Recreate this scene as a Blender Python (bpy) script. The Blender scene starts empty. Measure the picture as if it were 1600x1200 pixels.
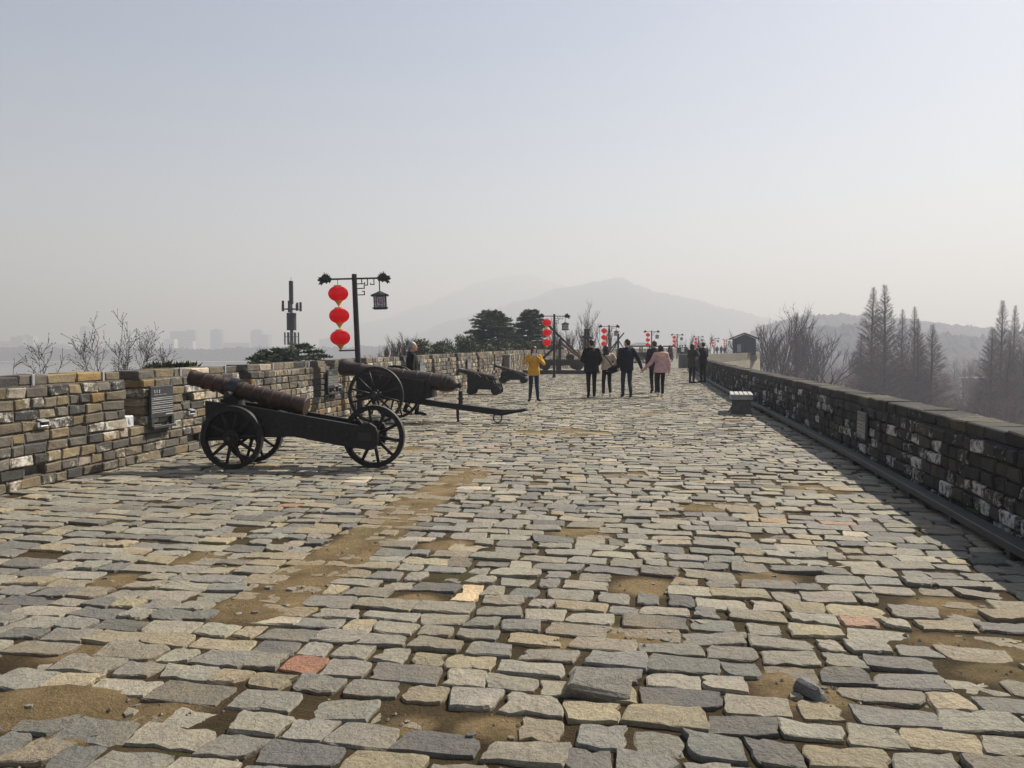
import bpy, bmesh, math, random
from mathutils import Vector, Matrix, noise
PI = math.pi
rad = math.radians
RND = random.Random(11)
scene = bpy.context.scene
COL = scene.collection

# ------------------------------------------------------------------ camera
F_PX, HOR, CAM_H = 1230.0, 542.0, 1.5
PITCH = math.atan((600 - HOR) / F_PX)
cam_d = bpy.data.cameras.new('camera')
cam_d.sensor_width = 36.0
cam_d.lens = 36.0 * F_PX / 1600.0
cam_d.clip_start = 0.05
cam_d.clip_end = 20000
cam = bpy.data.objects.new('camera', cam_d)
COL.objects.link(cam)
cam.location = (0, 0, CAM_H)
cam.rotation_euler = (PI / 2 - PITCH, 0, 0)
scene.camera = cam

# ------------------------------------------------------------------ sky and sun
SUN_EL, SUN_AZ = rad(44), rad(50)          # azimuth to the right of the view direction (+Y)
world = bpy.data.worlds.new('World')
scene.world = world
world.use_nodes = True
wn = world.node_tree
bg = wn.nodes['Background']
sky = wn.nodes.new('ShaderNodeTexSky')
sky.sky_type = 'NISHITA'
sky.sun_disc = False
sky.sun_elevation = SUN_EL
sky.sun_rotation = SUN_AZ
sky.air_density = 1.0
sky.dust_density = 1.3
sky.ozone_density = 1.6
wn.links.new(sky.outputs[0], bg.inputs['Color'])
bg.inputs['Strength'].default_value = 0.05
sun_d = bpy.data.lights.new('sun', 'SUN')
sun_d.energy = 5.0
sun_d.angle = rad(0.6)
sun_d.color = (1.0, 0.935, 0.85)
sun = bpy.data.objects.new('sun', sun_d)
COL.objects.link(sun)
SUN_DIR = Vector((math.sin(SUN_AZ) * math.cos(SUN_EL), math.cos(SUN_AZ) * math.cos(SUN_EL), math.sin(SUN_EL)))
sun.rotation_euler = SUN_DIR.to_track_quat('Z', 'Y').to_euler()
scene.view_settings.view_transform = 'Standard'
scene.view_settings.look = 'None'
scene.view_settings.exposure = 0.88
scene.view_settings.gamma = 1.0
scene.view_settings.use_curve_mapping = False
scene.render.engine = 'CYCLES'
scene.cycles.use_denoising = True
scene.cycles.max_bounces = 6
scene.cycles.diffuse_bounces = 3
scene.cycles.volume_bounces = 0
scene.cycles.transparent_max_bounces = 12
HAZE_DENSITY = 0.0012

# ------------------------------------------------------------------ pixel helpers (photo pixels, 1600x1200)
def ray(px, py):
    u, v = (px - 800) / F_PX, (600 - py) / F_PX
    return Vector((u, math.cos(PITCH) + v * math.sin(PITCH), v * math.cos(PITCH) - math.sin(PITCH)))
def gp(px, py, z=0.0):
    d = ray(px, py); t = (z - CAM_H) / d.z
    return Vector((d.x * t, d.y * t, z))
def at(px, py, y):
    d = ray(px, py); t = y / d.y
    return Vector((d.x * t, y, CAM_H + d.z * t))
def proj(p):
    q = Vector(p) - Vector((0, 0, CAM_H))
    f = q.y * math.cos(PITCH) - q.z * math.sin(PITCH)
    if f <= 0.05: return None
    return (800 + F_PX * q.x / f, 600 - F_PX * (q.y * math.sin(PITCH) + q.z * math.cos(PITCH)) / f, f)
def in_view(p, m=0):
    q = proj(p)
    return q is not None and -m < q[0] < 1600 + m and -m < q[1] < 1200 + m

# ------------------------------------------------------------------ object helpers
def tag(o, label=None, cat=None, group=None, kind=None):
    if label: o['label'] = label
    if cat: o['category'] = cat
    if group: o['group'] = group
    if kind: o['kind'] = kind
    return o
def thing(name, label, cat, loc=(0, 0, 0), rz=0.0, group=None):
    o = bpy.data.objects.new(name, None)
    COL.objects.link(o)
    o.empty_display_size = 0.2
    o.location = loc; o.rotation_euler = (0, 0, rz)
    return tag(o, label, cat, group)
def copy_tree(o, parent=None):
    c = o.copy(); COL.objects.link(c); c.parent = parent
    for ch in o.children: copy_tree(ch, c)
    return c

class MB:
    """collects shapes and links them as one mesh object"""
    def __init__(s):
        s.v = []; s.f = []; s.c = []; s.m = []; s.xf = None; s.col = (1, 1, 1, 0); s.mi = 0
    def add(s, vs, fs):
        b = len(s.v)
        if s.xf is not None: vs = [s.xf @ Vector(v) for v in vs]
        s.v.extend([tuple(v) for v in vs])
        s.f.extend([tuple(i + b for i in f) for f in fs])
        s.c.extend([s.col] * len(vs)); s.m.extend([s.mi] * len(fs))
        return s
    def box(s, c, sz, rot=None, ch=0.0):
        hx, hy, hz = sz[0] / 2, sz[1] / 2, sz[2] / 2
        if ch <= 0:
            vs = [(x, y, z) for x in (-hx, hx) for y in (-hy, hy) for z in (-hz, hz)]
            fs = [(0, 1, 3, 2), (4, 6, 7, 5), (0, 4, 5, 1), (2, 3, 7, 6), (0, 2, 6, 4), (1, 5, 7, 3)]
        else:
            ch = min(ch, hx * .45, hy * .45, hz * .45)
            vs = []; idx = {}
            for sx in (-1, 1):
                for sy in (-1, 1):
                    for sz_ in (-1, 1):
                        for a in range(3):
                            p = [sx * (hx - ch), sy * (hy - ch), sz_ * (hz - ch)]
                            p[a] = (sx * hx, sy * hy, sz_ * hz)[a]
                            idx[(sx, sy, sz_, a)] = len(vs); vs.append(tuple(p))
            fs = []
            for a in range(3):
                b, c2 = (a + 1) % 3, (a + 2) % 3
                for sa in (-1, 1):
                    q = []
                    for sb, sc in ((-1, -1), (1, -1), (1, 1), (-1, 1)):
                        k = [0, 0, 0]; k[a] = sa; k[b] = sb; k[c2] = sc
                        q.append(idx[(k[0], k[1], k[2], a)])
                    fs.append(tuple(q if sa > 0 else q[::-1]))
            for a in range(3):                       # edge chamfers
                b, c2 = (a + 1) % 3, (a + 2) % 3
                for sb in (-1, 1):
                    for sc in (-1, 1):
                        def K(sa, ax):
                            k = [0, 0, 0]; k[a] = sa; k[b] = sb; k[c2] = sc
                            return idx[(k[0], k[1], k[2], ax)]
                        q = [K(-1, b), K(1, b), K(1, c2), K(-1, c2)]
                        fs.append(tuple(q if sb * sc < 0 else q[::-1]))
            for sx in (-1, 1):
                for sy in (-1, 1):
                    for sz_ in (-1, 1):
                        q = [idx[(sx, sy, sz_, a)] for a in range(3)]
                        fs.append(tuple(q if sx * sy * sz_ > 0 else q[::-1]))
        if rot is not None: vs = [rot @ Vector(v) for v in vs]
        c = Vector(c)
        return s.add([c + Vector(v) for v in vs], fs)
    def bar(s, p, q, w, h=None, up=(0, 0, 1), ch=0.0):
        """rectangular bar between two points"""
        p, q = Vector(p), Vector(q); h = h or w
        d = q - p; L = d.length; x = d.normalized()
        u = Vector(up)
        if abs(x.dot(u)) > .98: u = Vector((0, 1, 0))
        y = u.cross(x).normalized(); z = x.cross(y)
        M = Matrix((x, y, z)).transposed()
        return s.box((p + q) / 2, (L, w, h), M, ch)
    def tube(s, pts, rs, n=8, caps=True, up=None):
        pts = [Vector(p) for p in pts]
        if not isinstance(rs, (list, tuple)): rs = [rs] * len(pts)
        vs = []; fs = []; px = None
        for i, p in enumerate(pts):
            a = pts[max(i - 1, 0)]; b = pts[min(i + 1, len(pts) - 1)]
            d = (b - a)
            d = d.normalized() if d.length > 1e-9 else Vector((0, 0, 1))
            if px is None:
                u = Vector(up) if up else (Vector((0, 0, 1)) if abs(d.z) < .9 else Vector((1, 0, 0)))
                px = (u - d * u.dot(d)).normalized()
            else:
                px = (px - d * px.dot(d))
                px = px.normalized() if px.length > 1e-6 else d.orthogonal().normalized()
            py = d.cross(px)
            r = rs[i]; rx, ry = r if isinstance(r, (list, tuple)) else (r, r)
            for k in range(n):
                t = 2 * PI * k / n
                vs.append(p + px * (rx * math.cos(t)) + py * (ry * math.sin(t)))
        for i in range(len(pts) - 1):
            for k in range(n):
                a = i * n + k; b = i * n + (k + 1) % n
                fs.append((a, b, b + n, a + n))
        if caps:
            fs.append(tuple(range(n - 1, -1, -1)))
            m = (len(pts) - 1) * n
            fs.append(tuple(range(m, m + n)))
        return s.add(vs, fs)
    def capsule(s, p, q, r0, r1, n=10, k=3):
        p, q = Vector(p), Vector(q); d = (q - p)
        d = d.normalized() if d.length > 1e-6 else Vector((0, 0, 1))
        pts = []; rs = []
        for i in range(k + 1):
            t = PI / 2 * i / k
            pts.append(p - d * r0 * math.cos(t)); rs.append(max(r0 * math.sin(t), r0 * .05))
        for i in range(k + 1):
            t = PI / 2 * i / k
            pts.append(q + d * r1 * math.sin(t)); rs.append(max(r1 * math.cos(t), r1 * .05))
        return s.tube(pts, rs, n)
    def ell(s, c, r, nu=12, nv=8, rot=None):
        vs = []; fs = []
        for j in range(nv + 1):
            t = PI * j / nv
            for i in range(nu):
                a = 2 * PI * i / nu
                sn = max(math.sin(t), .02)
                v = Vector((r[0] * sn * math.cos(a), r[1] * sn * math.sin(a), -r[2] * math.cos(t)))
                if rot is not None: v = rot @ v
                vs.append(Vector(c) + v)
        for j in range(nv):
            for i in range(nu):
                a = j * nu + i; b = j * nu + (i + 1) % nu
                fs.append((a, b, b + nu, a + nu))
        fs.append(tuple(range(nu - 1, -1, -1))); m = nv * nu
        fs.append(tuple(range(m, m + nu)))
        return s.add(vs, fs)
    def lathe(s, prof, p, axis, n=24, caps=True):
        """prof: list of (distance along axis, radius)"""
        p = Vector(p); a = Vector(axis).normalized()
        return s.tube([p + a * t for t, r in prof], [max(r, .001) for t, r in prof], n, caps) if False else s._lathe(prof, p, a, n, caps)
    def _lathe(s, prof, p, a, n, caps):
        u = a.orthogonal().normalized(); w = a.cross(u)
        vs = []; fs = []
        for t, r in prof:
            for k in range(n):
                q = 2 * PI * k / n
                vs.append(p + a * t + u * (r * math.cos(q)) + w * (r * math.sin(q)))
        for i in range(len(prof) - 1):
            for k in range(n):
                x = i * n + k; y = i * n + (k + 1) % n
                fs.append((x, y, y + n, x + n))
        if caps:
            fs.append(tuple(range(n - 1, -1, -1))); m = (len(prof) - 1) * n
            fs.append(tuple(range(m, m + n)))
        return s.add(vs, fs)
    def prism(s, poly, y0, y1):
        """polygon in local xz extruded along y"""
        n = len(poly)
        vs = [(x, y0, z) for x, z in poly] + [(x, y1, z) for x, z in poly]
        fs = [tuple(range(n)), tuple(range(2 * n - 1, n - 1, -1))]
        fs += [(i + n, (i + 1) % n + n, (i + 1) % n, i) for i in range(n)]
        return s.add(vs, fs)
    def mesh(s, name, mats, smooth=False, color=False):
        me = bpy.data.meshes.new(name)
        me.from_pydata(s.v, [], s.f)
        if not isinstance(mats, (list, tuple)): mats = [mats]
        for m in mats: me.materials.append(m)
        if len(mats) > 1: me.polygons.foreach_set('material_index', s.m)
        if smooth: me.polygons.foreach_set('use_smooth', [True] * len(s.f))
        if color:
            ca = me.color_attributes.new('col', 'FLOAT_COLOR', 'POINT')
            ca.data.foreach_set('color', [x for c in s.c for x in c])
        me.update()
        return me
    def build(s, name, mats, parent=None, smooth=False, color=False, fix=False):
        me = s.mesh(name, mats, smooth, color)
        if fix:
            bm = bmesh.new(); bm.from_mesh(me)
            bmesh.ops.recalc_face_normals(bm, faces=bm.faces)
            bm.to_mesh(me); bm.free()
        return link(name, me, parent)
def link(name, me, parent=None):
    o = bpy.data.objects.new(name, me)
    COL.objects.link(o)
    if parent is not None: o.parent = parent
    return o
def auto_smooth(o, deg=40):
    me = o.data
    me.polygons.foreach_set('use_smooth', [True] * len(me.polygons))
    bm = bmesh.new(); bm.from_mesh(me)
    lim = rad(deg)
    for e in bm.edges:
        if len(e.link_faces) == 2 and e.calc_face_angle(0) > lim: e.smooth = False
    bm.to_mesh(me); bm.free()
    return o

# ------------------------------------------------------------------ materials
def nmat(name):
    m = bpy.data.materials.new(name); m.use_nodes = True
    nt = m.node_tree
    return m, nt, nt.nodes['Principled BSDF']
def N(nt, t, **kw):
    n = nt.nodes.new(t)
    for k, v in kw.items():
        if k in n.inputs: n.inputs[k].default_value = v
        else: setattr(n, k, v)
    return n
def L(nt, a, b): nt.links.new(a, b)
def noise_tex(nt, scale, detail=4, rough=.55, coord=None):
    t = N(nt, 'ShaderNodeTexNoise'); t.inputs['Scale'].default_value = scale
    t.inputs['Detail'].default_value = detail; t.inputs['Roughness'].default_value = rough
    if coord is not None: L(nt, coord, t.inputs['Vector'])
    return t
def ramp(nt, fac, stops):
    r = N(nt, 'ShaderNodeValToRGB')
    e = r.color_ramp.elements
    while len(e) < len(stops): e.new(.5)
    for i, (p, c) in enumerate(stops):
        e[i].position = p
        e[i].color = c if len(c) == 4 else (*c, 1)
    L(nt, fac, r.inputs['Fac'])
    return r
def mix(nt, fac, a, b, mode='MIX'):
    m = N(nt, 'ShaderNodeMix'); m.data_type = 'RGBA'; m.blend_type = mode
    for s, v in ((m.inputs[0], fac), (m.inputs[6], a), (m.inputs[7], b)):
        if isinstance(v, bpy.types.NodeSocket): L(nt, v, s)
        elif isinstance(v, (int, float)): s.default_value = v
        else: s.default_value = (*v, 1) if len(v) == 3 else v
    return m.outputs[2]
def bump(nt, b, h, strength, dist, normal=None):
    n = N(nt, 'ShaderNodeBump'); n.inputs['Strength'].default_value = strength
    n.inputs['Distance'].default_value = dist
    L(nt, h, n.inputs['Height'])
    if normal is not None: L(nt, normal, n.inputs['Normal'])
    L(nt, n.outputs[0], b.inputs['Normal'])
    return n.outputs[0]
def plain(name, col, rough=.6, metal=0.0, var=.25, scale=14, bmp=0.0, bdist=.004, spec=.5, space='Object'):
    m, nt, b = nmat(name)
    tc = N(nt, 'ShaderNodeTexCoord')
    t = noise_tex(nt, scale, 5, .6, tc.outputs[space])
    lo = tuple(c * (1 - var) for c in col); hi = tuple(min(1, c * (1 + var)) for c in col)
    r = ramp(nt, t.outputs['Fac'], [(.3, lo), (.7, hi)])
    L(nt, r.outputs[0], b.inputs['Base Color'])
    b.inputs['Roughness'].default_value = rough
    b.inputs['Metallic'].default_value = metal
    b.inputs['Specular IOR Level'].default_value = spec
    if bmp: bump(nt, b, t.outputs['Fac'], bmp, bdist)
    return m
def masonry_mat(name, lime_col=(.62, .59, .53), rough=.9, soot=.35):
    """brick or stone whose own colour sits in the mesh ('col'); alpha = how much lime clings to it"""
    m, nt, b = nmat(name)
    g = N(nt, 'ShaderNodeNewGeometry'); pos = g.outputs['Position']
    a = N(nt, 'ShaderNodeAttribute'); a.attribute_name = 'col'
    n1 = noise_tex(nt, 9, 6, .65, pos)
    r1 = ramp(nt, n1.outputs['Fac'], [(.25, (.62, .62, .62)), (.55, (1, 1, 1)), (.8, (1.25, 1.22, 1.15))])
    c = mix(nt, 1.0, a.outputs['Color'], r1.outputs[0], 'MULTIPLY')
    n2 = noise_tex(nt, 45, 5, .7, pos)
    r2 = ramp(nt, n2.outputs['Fac'], [(.35, (.72, .72, .72)), (.6, (1.08, 1.08, 1.08))])
    c = mix(nt, .8, c, r2.outputs[0], 'MULTIPLY')
    # dark weather stains
    n4 = noise_tex(nt, 2.2, 6, .7, pos)
    r4 = ramp(nt, n4.outputs['Fac'], [(.5, (0, 0, 0)), (.68, (1, 1, 1))])
    sm = N(nt, 'ShaderNodeMath', operation='MULTIPLY'); L(nt, r4.outputs[0], sm.inputs[0]); sm.inputs[1].default_value = soot
    c = mix(nt, sm.outputs[0], c, (.045, .044, .04))
    # clinging lime
    n3 = noise_tex(nt, 13, 9, .72, pos)
    n7 = noise_tex(nt, 1.6, 5, .65, pos)
    sm7 = N(nt, 'ShaderNodeMath', operation='MULTIPLY_ADD'); L(nt, n7.outputs['Fac'], sm7.inputs[0]); sm7.inputs[1].default_value = .55; sm7.inputs[2].default_value = -.27
    ad0 = N(nt, 'ShaderNodeMath', operation='ADD'); L(nt, sm7.outputs[0], ad0.inputs[0]); L(nt, a.outputs['Alpha'], ad0.inputs[1])
    ad = N(nt, 'ShaderNodeMath', operation='ADD'); L(nt, n3.outputs['Fac'], ad.inputs[0]); L(nt, ad0.outputs[0], ad.inputs[1])
    r3 = ramp(nt, ad.outputs[0], [(.71, (0, 0, 0)), (.86, (.9, .9, .9))])
    c = mix(nt, r3.outputs[0], c, lime_col)
    L(nt, c, b.inputs['Base Color'])
    b.inputs['Roughness'].default_value = rough
    b.inputs['Specular IOR Level'].default_value = .25
    hs = N(nt, 'ShaderNodeMath', operation='ADD'); L(nt, n1.outputs['Fac'], hs.inputs[0]); L(nt, n2.outputs['Fac'], hs.inputs[1])
    bump(nt, b, hs.outputs[0], .7, .018)
    return m
def paving_mat():
    m, nt, b = nmat('worn_paving_stone')
    g = N(nt, 'ShaderNodeNewGeometry'); pos = g.outputs['Position']
    a = N(nt, 'ShaderNodeAttribute'); a.attribute_name = 'col'
    n1 = noise_tex(nt, 7, 6, .65, pos)
    r1 = ramp(nt, n1.outputs['Fac'], [(.25, (.72, .72, .73)), (.5, (1, 1, 1)), (.78, (1.22, 1.19, 1.1))])
    c = mix(nt, 1.0, a.outputs['Color'], r1.outputs[0], 'MULTIPLY')
    n2 = noise_tex(nt, 55, 6, .7, pos)
    r2 = ramp(nt, n2.outputs['Fac'], [(.33, (.62, .61, .6)), (.55, (1.05, 1.05, 1.05))])
    c = mix(nt, .75, c, r2.outputs[0], 'MULTIPLY')
    # dust trodden onto the stones
    n3 = noise_tex(nt, 1.7, 8, .68, pos)
    ad = N(nt, 'ShaderNodeMath', operation='ADD'); L(nt, n3.outputs['Fac'], ad.inputs[0]); L(nt, a.outputs['Alpha'], ad.inputs[1])
    r3 = ramp(nt, ad.outputs[0], [(.52, (0, 0, 0)), (.78, (.75, .75, .75))])
    dirt = ramp(nt, n2.outputs['Fac'], [(.3, (.16, .12, .068)), (.7, (.31, .245, .15))])
    c = mix(nt, r3.outputs[0], c, dirt.outputs[0])
    # pale scuffs
    n5 = noise_tex(nt, 19, 9, .75, pos)
    r5 = ramp(nt, n5.outputs['Fac'], [(.66, (0, 0, 0)), (.72, (.55, .55, .55))])
    c = mix(nt, r5.outputs[0], c, (.47, .45, .40))
    L(nt, c, b.inputs['Base Color'])
    rr = ramp(nt, n1.outputs['Fac'], [(.3, (.62, .62, .62)), (.7, (.85, .85, .85))])
    L(nt, rr.outputs[0], b.inputs['Roughness'])
    b.inputs['Specular IOR Level'].default_value = .35
    n6 = noise_tex(nt, 22, 7, .7, pos)
    # pits, chips and cracks
    v = N(nt, 'ShaderNodeTexVoronoi'); v.feature = 'DISTANCE_TO_EDGE'; v.inputs['Scale'].default_value = 9
    wv = mix(nt, .12, pos, n1.outputs['Color'], 'ADD'); L(nt, wv, v.inputs['Vector'])
    rv = ramp(nt, v.outputs['Distance'], [(0.0, (0, 0, 0)), (.02, (1, 1, 1))])
    cm = N(nt, 'ShaderNodeMath', operation='MULTIPLY'); L(nt, rv.outputs[0], cm.inputs[0]); cm.inputs[1].default_value = .18
    h = N(nt, 'ShaderNodeMath', operation='ADD'); L(nt, n1.outputs['Fac'], h.inputs[0]); L(nt, cm.outputs[0], h.inputs[1])
    h2 = N(nt, 'ShaderNodeMath', operation='ADD'); L(nt, h.outputs[0], h2.inputs[0]); L(nt, n6.outputs['Fac'], h2.inputs[1])
    h3 = N(nt, 'ShaderNodeMath', operation='MULTIPLY_ADD'); L(nt, n2.outputs['Fac'], h3.inputs[0]); h3.inputs[1].default_value = .6; L(nt, h2.outputs[0], h3.inputs[2])
    bump(nt, b, h3.outputs[0], .85, .022)
    return m
def earth_mat():
    m, nt, b = nmat('trodden_earth')
    g = N(nt, 'ShaderNodeNewGeometry'); pos = g.outputs['Position']
    n1 = noise_tex(nt, 3.0, 7, .65, pos); n2 = noise_tex(nt, 60, 6, .75, pos); n3 = noise_tex(nt, 1.3, 5, .6, pos)
    c = ramp(nt, n1.outputs['Fac'], [(.28, (.10, .074, .042)), (.5, (.19, .14, .078)), (.75, (.29, .22, .125))]).outputs[0]
    at_ = N(nt, 'ShaderNodeAttribute'); at_.attribute_name = 'col'
    c = mix(nt, at_.outputs['Fac'], mix(nt, 1.0, c, (.42, .40, .36), 'MULTIPLY'), mix(nt, 1.0, c, (1.32, 1.29, 1.2), 'MULTIPLY'))
    c = mix(nt, .8, c, ramp(nt, n2.outputs['Fac'], [(.3, (.6, .6, .6)), (.7, (1.25, 1.25, 1.25))]).outputs[0], 'MULTIPLY')
    moss = ramp(nt, n3.outputs['Fac'], [(.56, (0, 0, 0)), (.68, (.6, .6, .6))]).outputs[0]
    c = mix(nt, moss, c, (.085, .085, .032))
    L(nt, c, b.inputs['Base Color']); b.inputs['Roughness'].default_value = .95
    b.inputs['Specular IOR Level'].default_value = .15
    h = N(nt, 'ShaderNodeMath', operation='ADD'); L(nt, n2.outputs['Fac'], h.inputs[0]); L(nt, n1.outputs['Fac'], h.inputs[1])
    bump(nt, b, h.outputs[0], 1.0, .035)
    return m
def far_brick_mat(name, c1, c2, mortar, sx=1.0, rotz=0.0, bw=.38, bh=.11, stain=.5, vert=True):
    """masonry too far off to tell its pieces apart"""
    m, nt, b = nmat(name)
    uv = N(nt, 'ShaderNodeUVMap')
    bt = N(nt, 'ShaderNodeTexBrick')
    bt.inputs['Color1'].default_value = (*c1, 1); bt.inputs['Color2'].default_value = (*c2, 1)
    bt.inputs['Mortar'].default_value = (*mortar, 1); bt.inputs['Scale'].default_value = 1
    bt.inputs['Mortar Size'].default_value = .012; bt.inputs['Brick Width'].default_value = bw
    bt.inputs['Row Height'].default_value = bh; bt.inputs['Bias'].default_value = -.1
    L(nt, uv.outputs[0], bt.inputs['Vector'])
    g = N(nt, 'ShaderNodeNewGeometry')
    n = noise_tex(nt, .9, 8, .7, g.outputs['Position'])
    c = mix(nt, stain, bt.outputs['Color'], ramp(nt, n.outputs['Fac'], [(.3, (.45, .45, .45)), (.7, (1.35, 1.3, 1.2))]).outputs[0], 'MULTIPLY')
    n2 = noise_tex(nt, 14, 6, .7, g.outputs['Position'])
    c = mix(nt, .6, c, ramp(nt, n2.outputs['Fac'], [(.3, (.6, .6, .6)), (.7, (1.3, 1.3, 1.3))]).outputs[0], 'MULTIPLY')
    L(nt, c, b.inputs['Base Color']); b.inputs['Roughness'].default_value = .9
    bump(nt, b, bt.outputs['Fac'], -.6, .03)
    return m
def leaf_mat(name, lo, hi, scale=1.2):
    m, nt, b = nmat(name)
    g = N(nt, 'ShaderNodeNewGeometry')
    n = noise_tex(nt, scale, 4, .6, g.outputs['Position'])
    c = ramp(nt, n.outputs['Fac'], [(.3, lo), (.7, hi)]).outputs[0]
    L(nt, c, b.inputs['Base Color']); b.inputs['Roughness'].default_value = .65
    b.inputs['Specular IOR Level'].default_value = .25
    return m
def cloth(name, col, rough=.85, scale=160):
    m, nt, b = nmat(name)
    tc = N(nt, 'ShaderNodeTexCoord')
    n = noise_tex(nt, 9, 4, .6, tc.outputs['Object']); n2 = noise_tex(nt, scale, 2, .5, tc.outputs['Object'])
    c = ramp(nt, n.outputs['Fac'], [(.3, tuple(x * .75 for x in col)), (.7, tuple(min(1, x * 1.2) for x in col))]).outputs[0]
    L(nt, c, b.inputs['Base Color']); b.inputs['Roughness'].default_value = rough
    b.inputs['Specular IOR Level'].default_value = .2
    h = N(nt, 'ShaderNodeMath', operation='ADD'); L(nt, n.outputs['Fac'], h.inputs[0]); L(nt, n2.outputs['Fac'], h.inputs[1])
    bump(nt, b, h.outputs[0], .6, .012)
    return m

M = {}
M['brick'] = masonry_mat('weathered_brick', soot=.55)
M['dark_brick'] = masonry_mat('shade_darkened_brick', lime_col=(.55, .54, .52), soot=.5)  # right parapet brick, its colour darkened to deepen the shade there
M['mortar'] = plain('lime_mortar', (.15, .135, .115), .95, var=.75, scale=5, bmp=.5, bdist=.01)
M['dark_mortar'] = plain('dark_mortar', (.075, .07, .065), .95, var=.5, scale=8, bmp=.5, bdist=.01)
M['paving'] = paving_mat()
M['earth'] = earth_mat()
M['far_paving'] = far_brick_mat('far_paving', (.22, .205, .17), (.13, .125, .11), (.05, .04, .028), bw=.29, bh=.19, stain=.5)  # colours darkened to stand in for the shaded stone fronts a flat sheet lacks
M['wall_far'] = far_brick_mat('far_parapet_brick', (.20, .172, .125), (.085, .08, .072), (.10, .09, .075))
M['wall_outer'] = far_brick_mat('city_wall_brick', (.30, .27, .19), (.22, .205, .16), (.20, .18, .14), stain=.75)
M['black_wood'] = plain('black_painted_wood', (.016, .015, .015), .55, var=.5, scale=22, bmp=.25, bdist=.004, spec=.3)
M['black_iron'] = plain('black_painted_iron', (.014, .014, .015), .42, var=.4, scale=25, bmp=.1)
M['worn_edge'] = plain('worn_wheel_tyre', (.045, .043, .042), .45, metal=.3, var=.5, scale=18)
def rust_mat(name, lo, mid, hi):
    m, nt, b = nmat(name)
    tc = N(nt, 'ShaderNodeTexCoord')
    n1 = noise_tex(nt, 5, 7, .7, tc.outputs['Object']); n2 = noise_tex(nt, 60, 5, .7, tc.outputs['Object'])
    c = ramp(nt, n1.outputs['Fac'], [(.3, lo), (.52, mid), (.75, hi)]).outputs[0]
    c = mix(nt, .6, c, ramp(nt, n2.outputs['Fac'], [(.3, (.6, .6, .6)), (.7, (1.3, 1.25, 1.2))]).outputs[0], 'MULTIPLY')
    L(nt, c, b.inputs['Base Color']); b.inputs['Metallic'].default_value = .25
    b.inputs['Roughness'].default_value = .55
    bump(nt, b, n2.outputs['Fac'], .6, .007)
    return m
M['rust'] = rust_mat('rusty_gun_iron', (.018, .013, .011), (.048, .025, .017), (.11, .048, .026))
M['gun'] = rust_mat('brown_gun_iron', (.020, .017, .016), (.045, .030, .024), (.085, .05, .035))
M['grey_metal'] = plain('light_grey_metal', (.36, .375, .39), .4, metal=.3, var=.12)
M['tray'] = plain('cable_tray_metal', (.055, .054, .052), .55, metal=.2, var=.2, scale=5)
M['sign'] = plain('dark_sign_board', (.028, .030, .036), .45, var=.25, scale=6)
M['sign_grey'] = plain('blue_grey_sign_board', (.075, .09, .105), .45, var=.2, scale=6)
M['letter'] = plain('pale_lettering', (.42, .42, .41), .6, var=.08)
M['gold'] = plain('golden_lantern_trim', (.72, .33, .035), .5, var=.2, scale=30)
def lantern_mat():
    m, nt, b = nmat('red_lantern_cloth')
    tc = N(nt, 'ShaderNodeTexCoord')
    n = noise_tex(nt, 5, 3, .5, tc.outputs['Object'])
    L(nt, ramp(nt, n.outputs['Fac'], [(.3, (.88, .012, .025)), (.7, (.98, .03, .05))]).outputs[0], b.inputs['Base Color'])
    b.inputs['Roughness'].default_value = .38
    tr = N(nt, 'ShaderNodeBsdfTranslucent'); tr.inputs['Color'].default_value = (1, .05, .06, 1)
    mx = N(nt, 'ShaderNodeMixShader'); mx.inputs[0].default_value = .5
    L(nt, b.outputs[0], mx.inputs[1]); L(nt, tr.outputs[0], mx.inputs[2])
    L(nt, mx.outputs[0], nt.nodes['Material Output'].inputs['Surface'])
    return m
M['lantern'] = lantern_mat()
def milk_mat():
    m, nt, b = nmat('milky_lamp_pane')
    b.inputs['Base Color'].default_value = (.78, .78, .80, 1); b.inputs['Roughness'].default_value = .3
    tr = N(nt, 'ShaderNodeBsdfTranslucent'); tr.inputs['Color'].default_value = (.8, .8, .82, 1)
    mx = N(nt, 'ShaderNodeMixShader'); mx.inputs[0].default_value = .5
    L(nt, b.outputs[0], mx.inputs[1]); L(nt, tr.outputs[0], mx.inputs[2])
    L(nt, mx.outputs[0], nt.nodes['Material Output'].inputs['Surface'])
    return m
M['milk'] = milk_mat()
M['lamp_print'] = plain('maroon_lamp_print', (.30, .06, .13), .6, var=.2)
M['bench_wood'] = plain('grey_bench_slat', (.36, .355, .345), .7, var=.2, scale=12, bmp=.3)
M['bench_stone'] = plain('dark_bench_stone', (.11, .11, .11), .85, var=.3, scale=9, bmp=.5, bdist=.01)
M['old_wood'] = plain('dark_brown_timber', (.028, .020, .016), .7, var=.45, scale=16, bmp=.4, bdist=.006)
M['red_wood'] = plain('red_brown_timber', (.10, .035, .022), .6, var=.35, scale=16, bmp=.3)
M['pale_deck'] = plain('pale_platform_top', (.34, .31, .27), .85, var=.25, scale=5, bmp=.3)
M['grey_post'] = plain('grey_stone_post', (.17, .16, .14), .85, var=.3, scale=10, bmp=.4)
M['mast'] = plain('dark_mast_paint', (.03, .031, .034), .5, var=.15)
M['mast_light'] = plain('galvanised_mast_steel', (.12, .125, .13), .5, metal=.3, var=.15)
M['bark'] = plain('bare_bark', (.060, .047, .040), .9, var=.35, scale=6)
M['twig'] = plain('brown_twig', (.085, .052, .038), .9, var=.3, scale=2)
M['meta_twig'] = plain('russet_twig', (.135, .072, .048), .9, var=.35, scale=.6)
M['cedar'] = leaf_mat('cedar_needles', (.012, .024, .011), (.065, .095, .038), 2.2)
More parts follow.
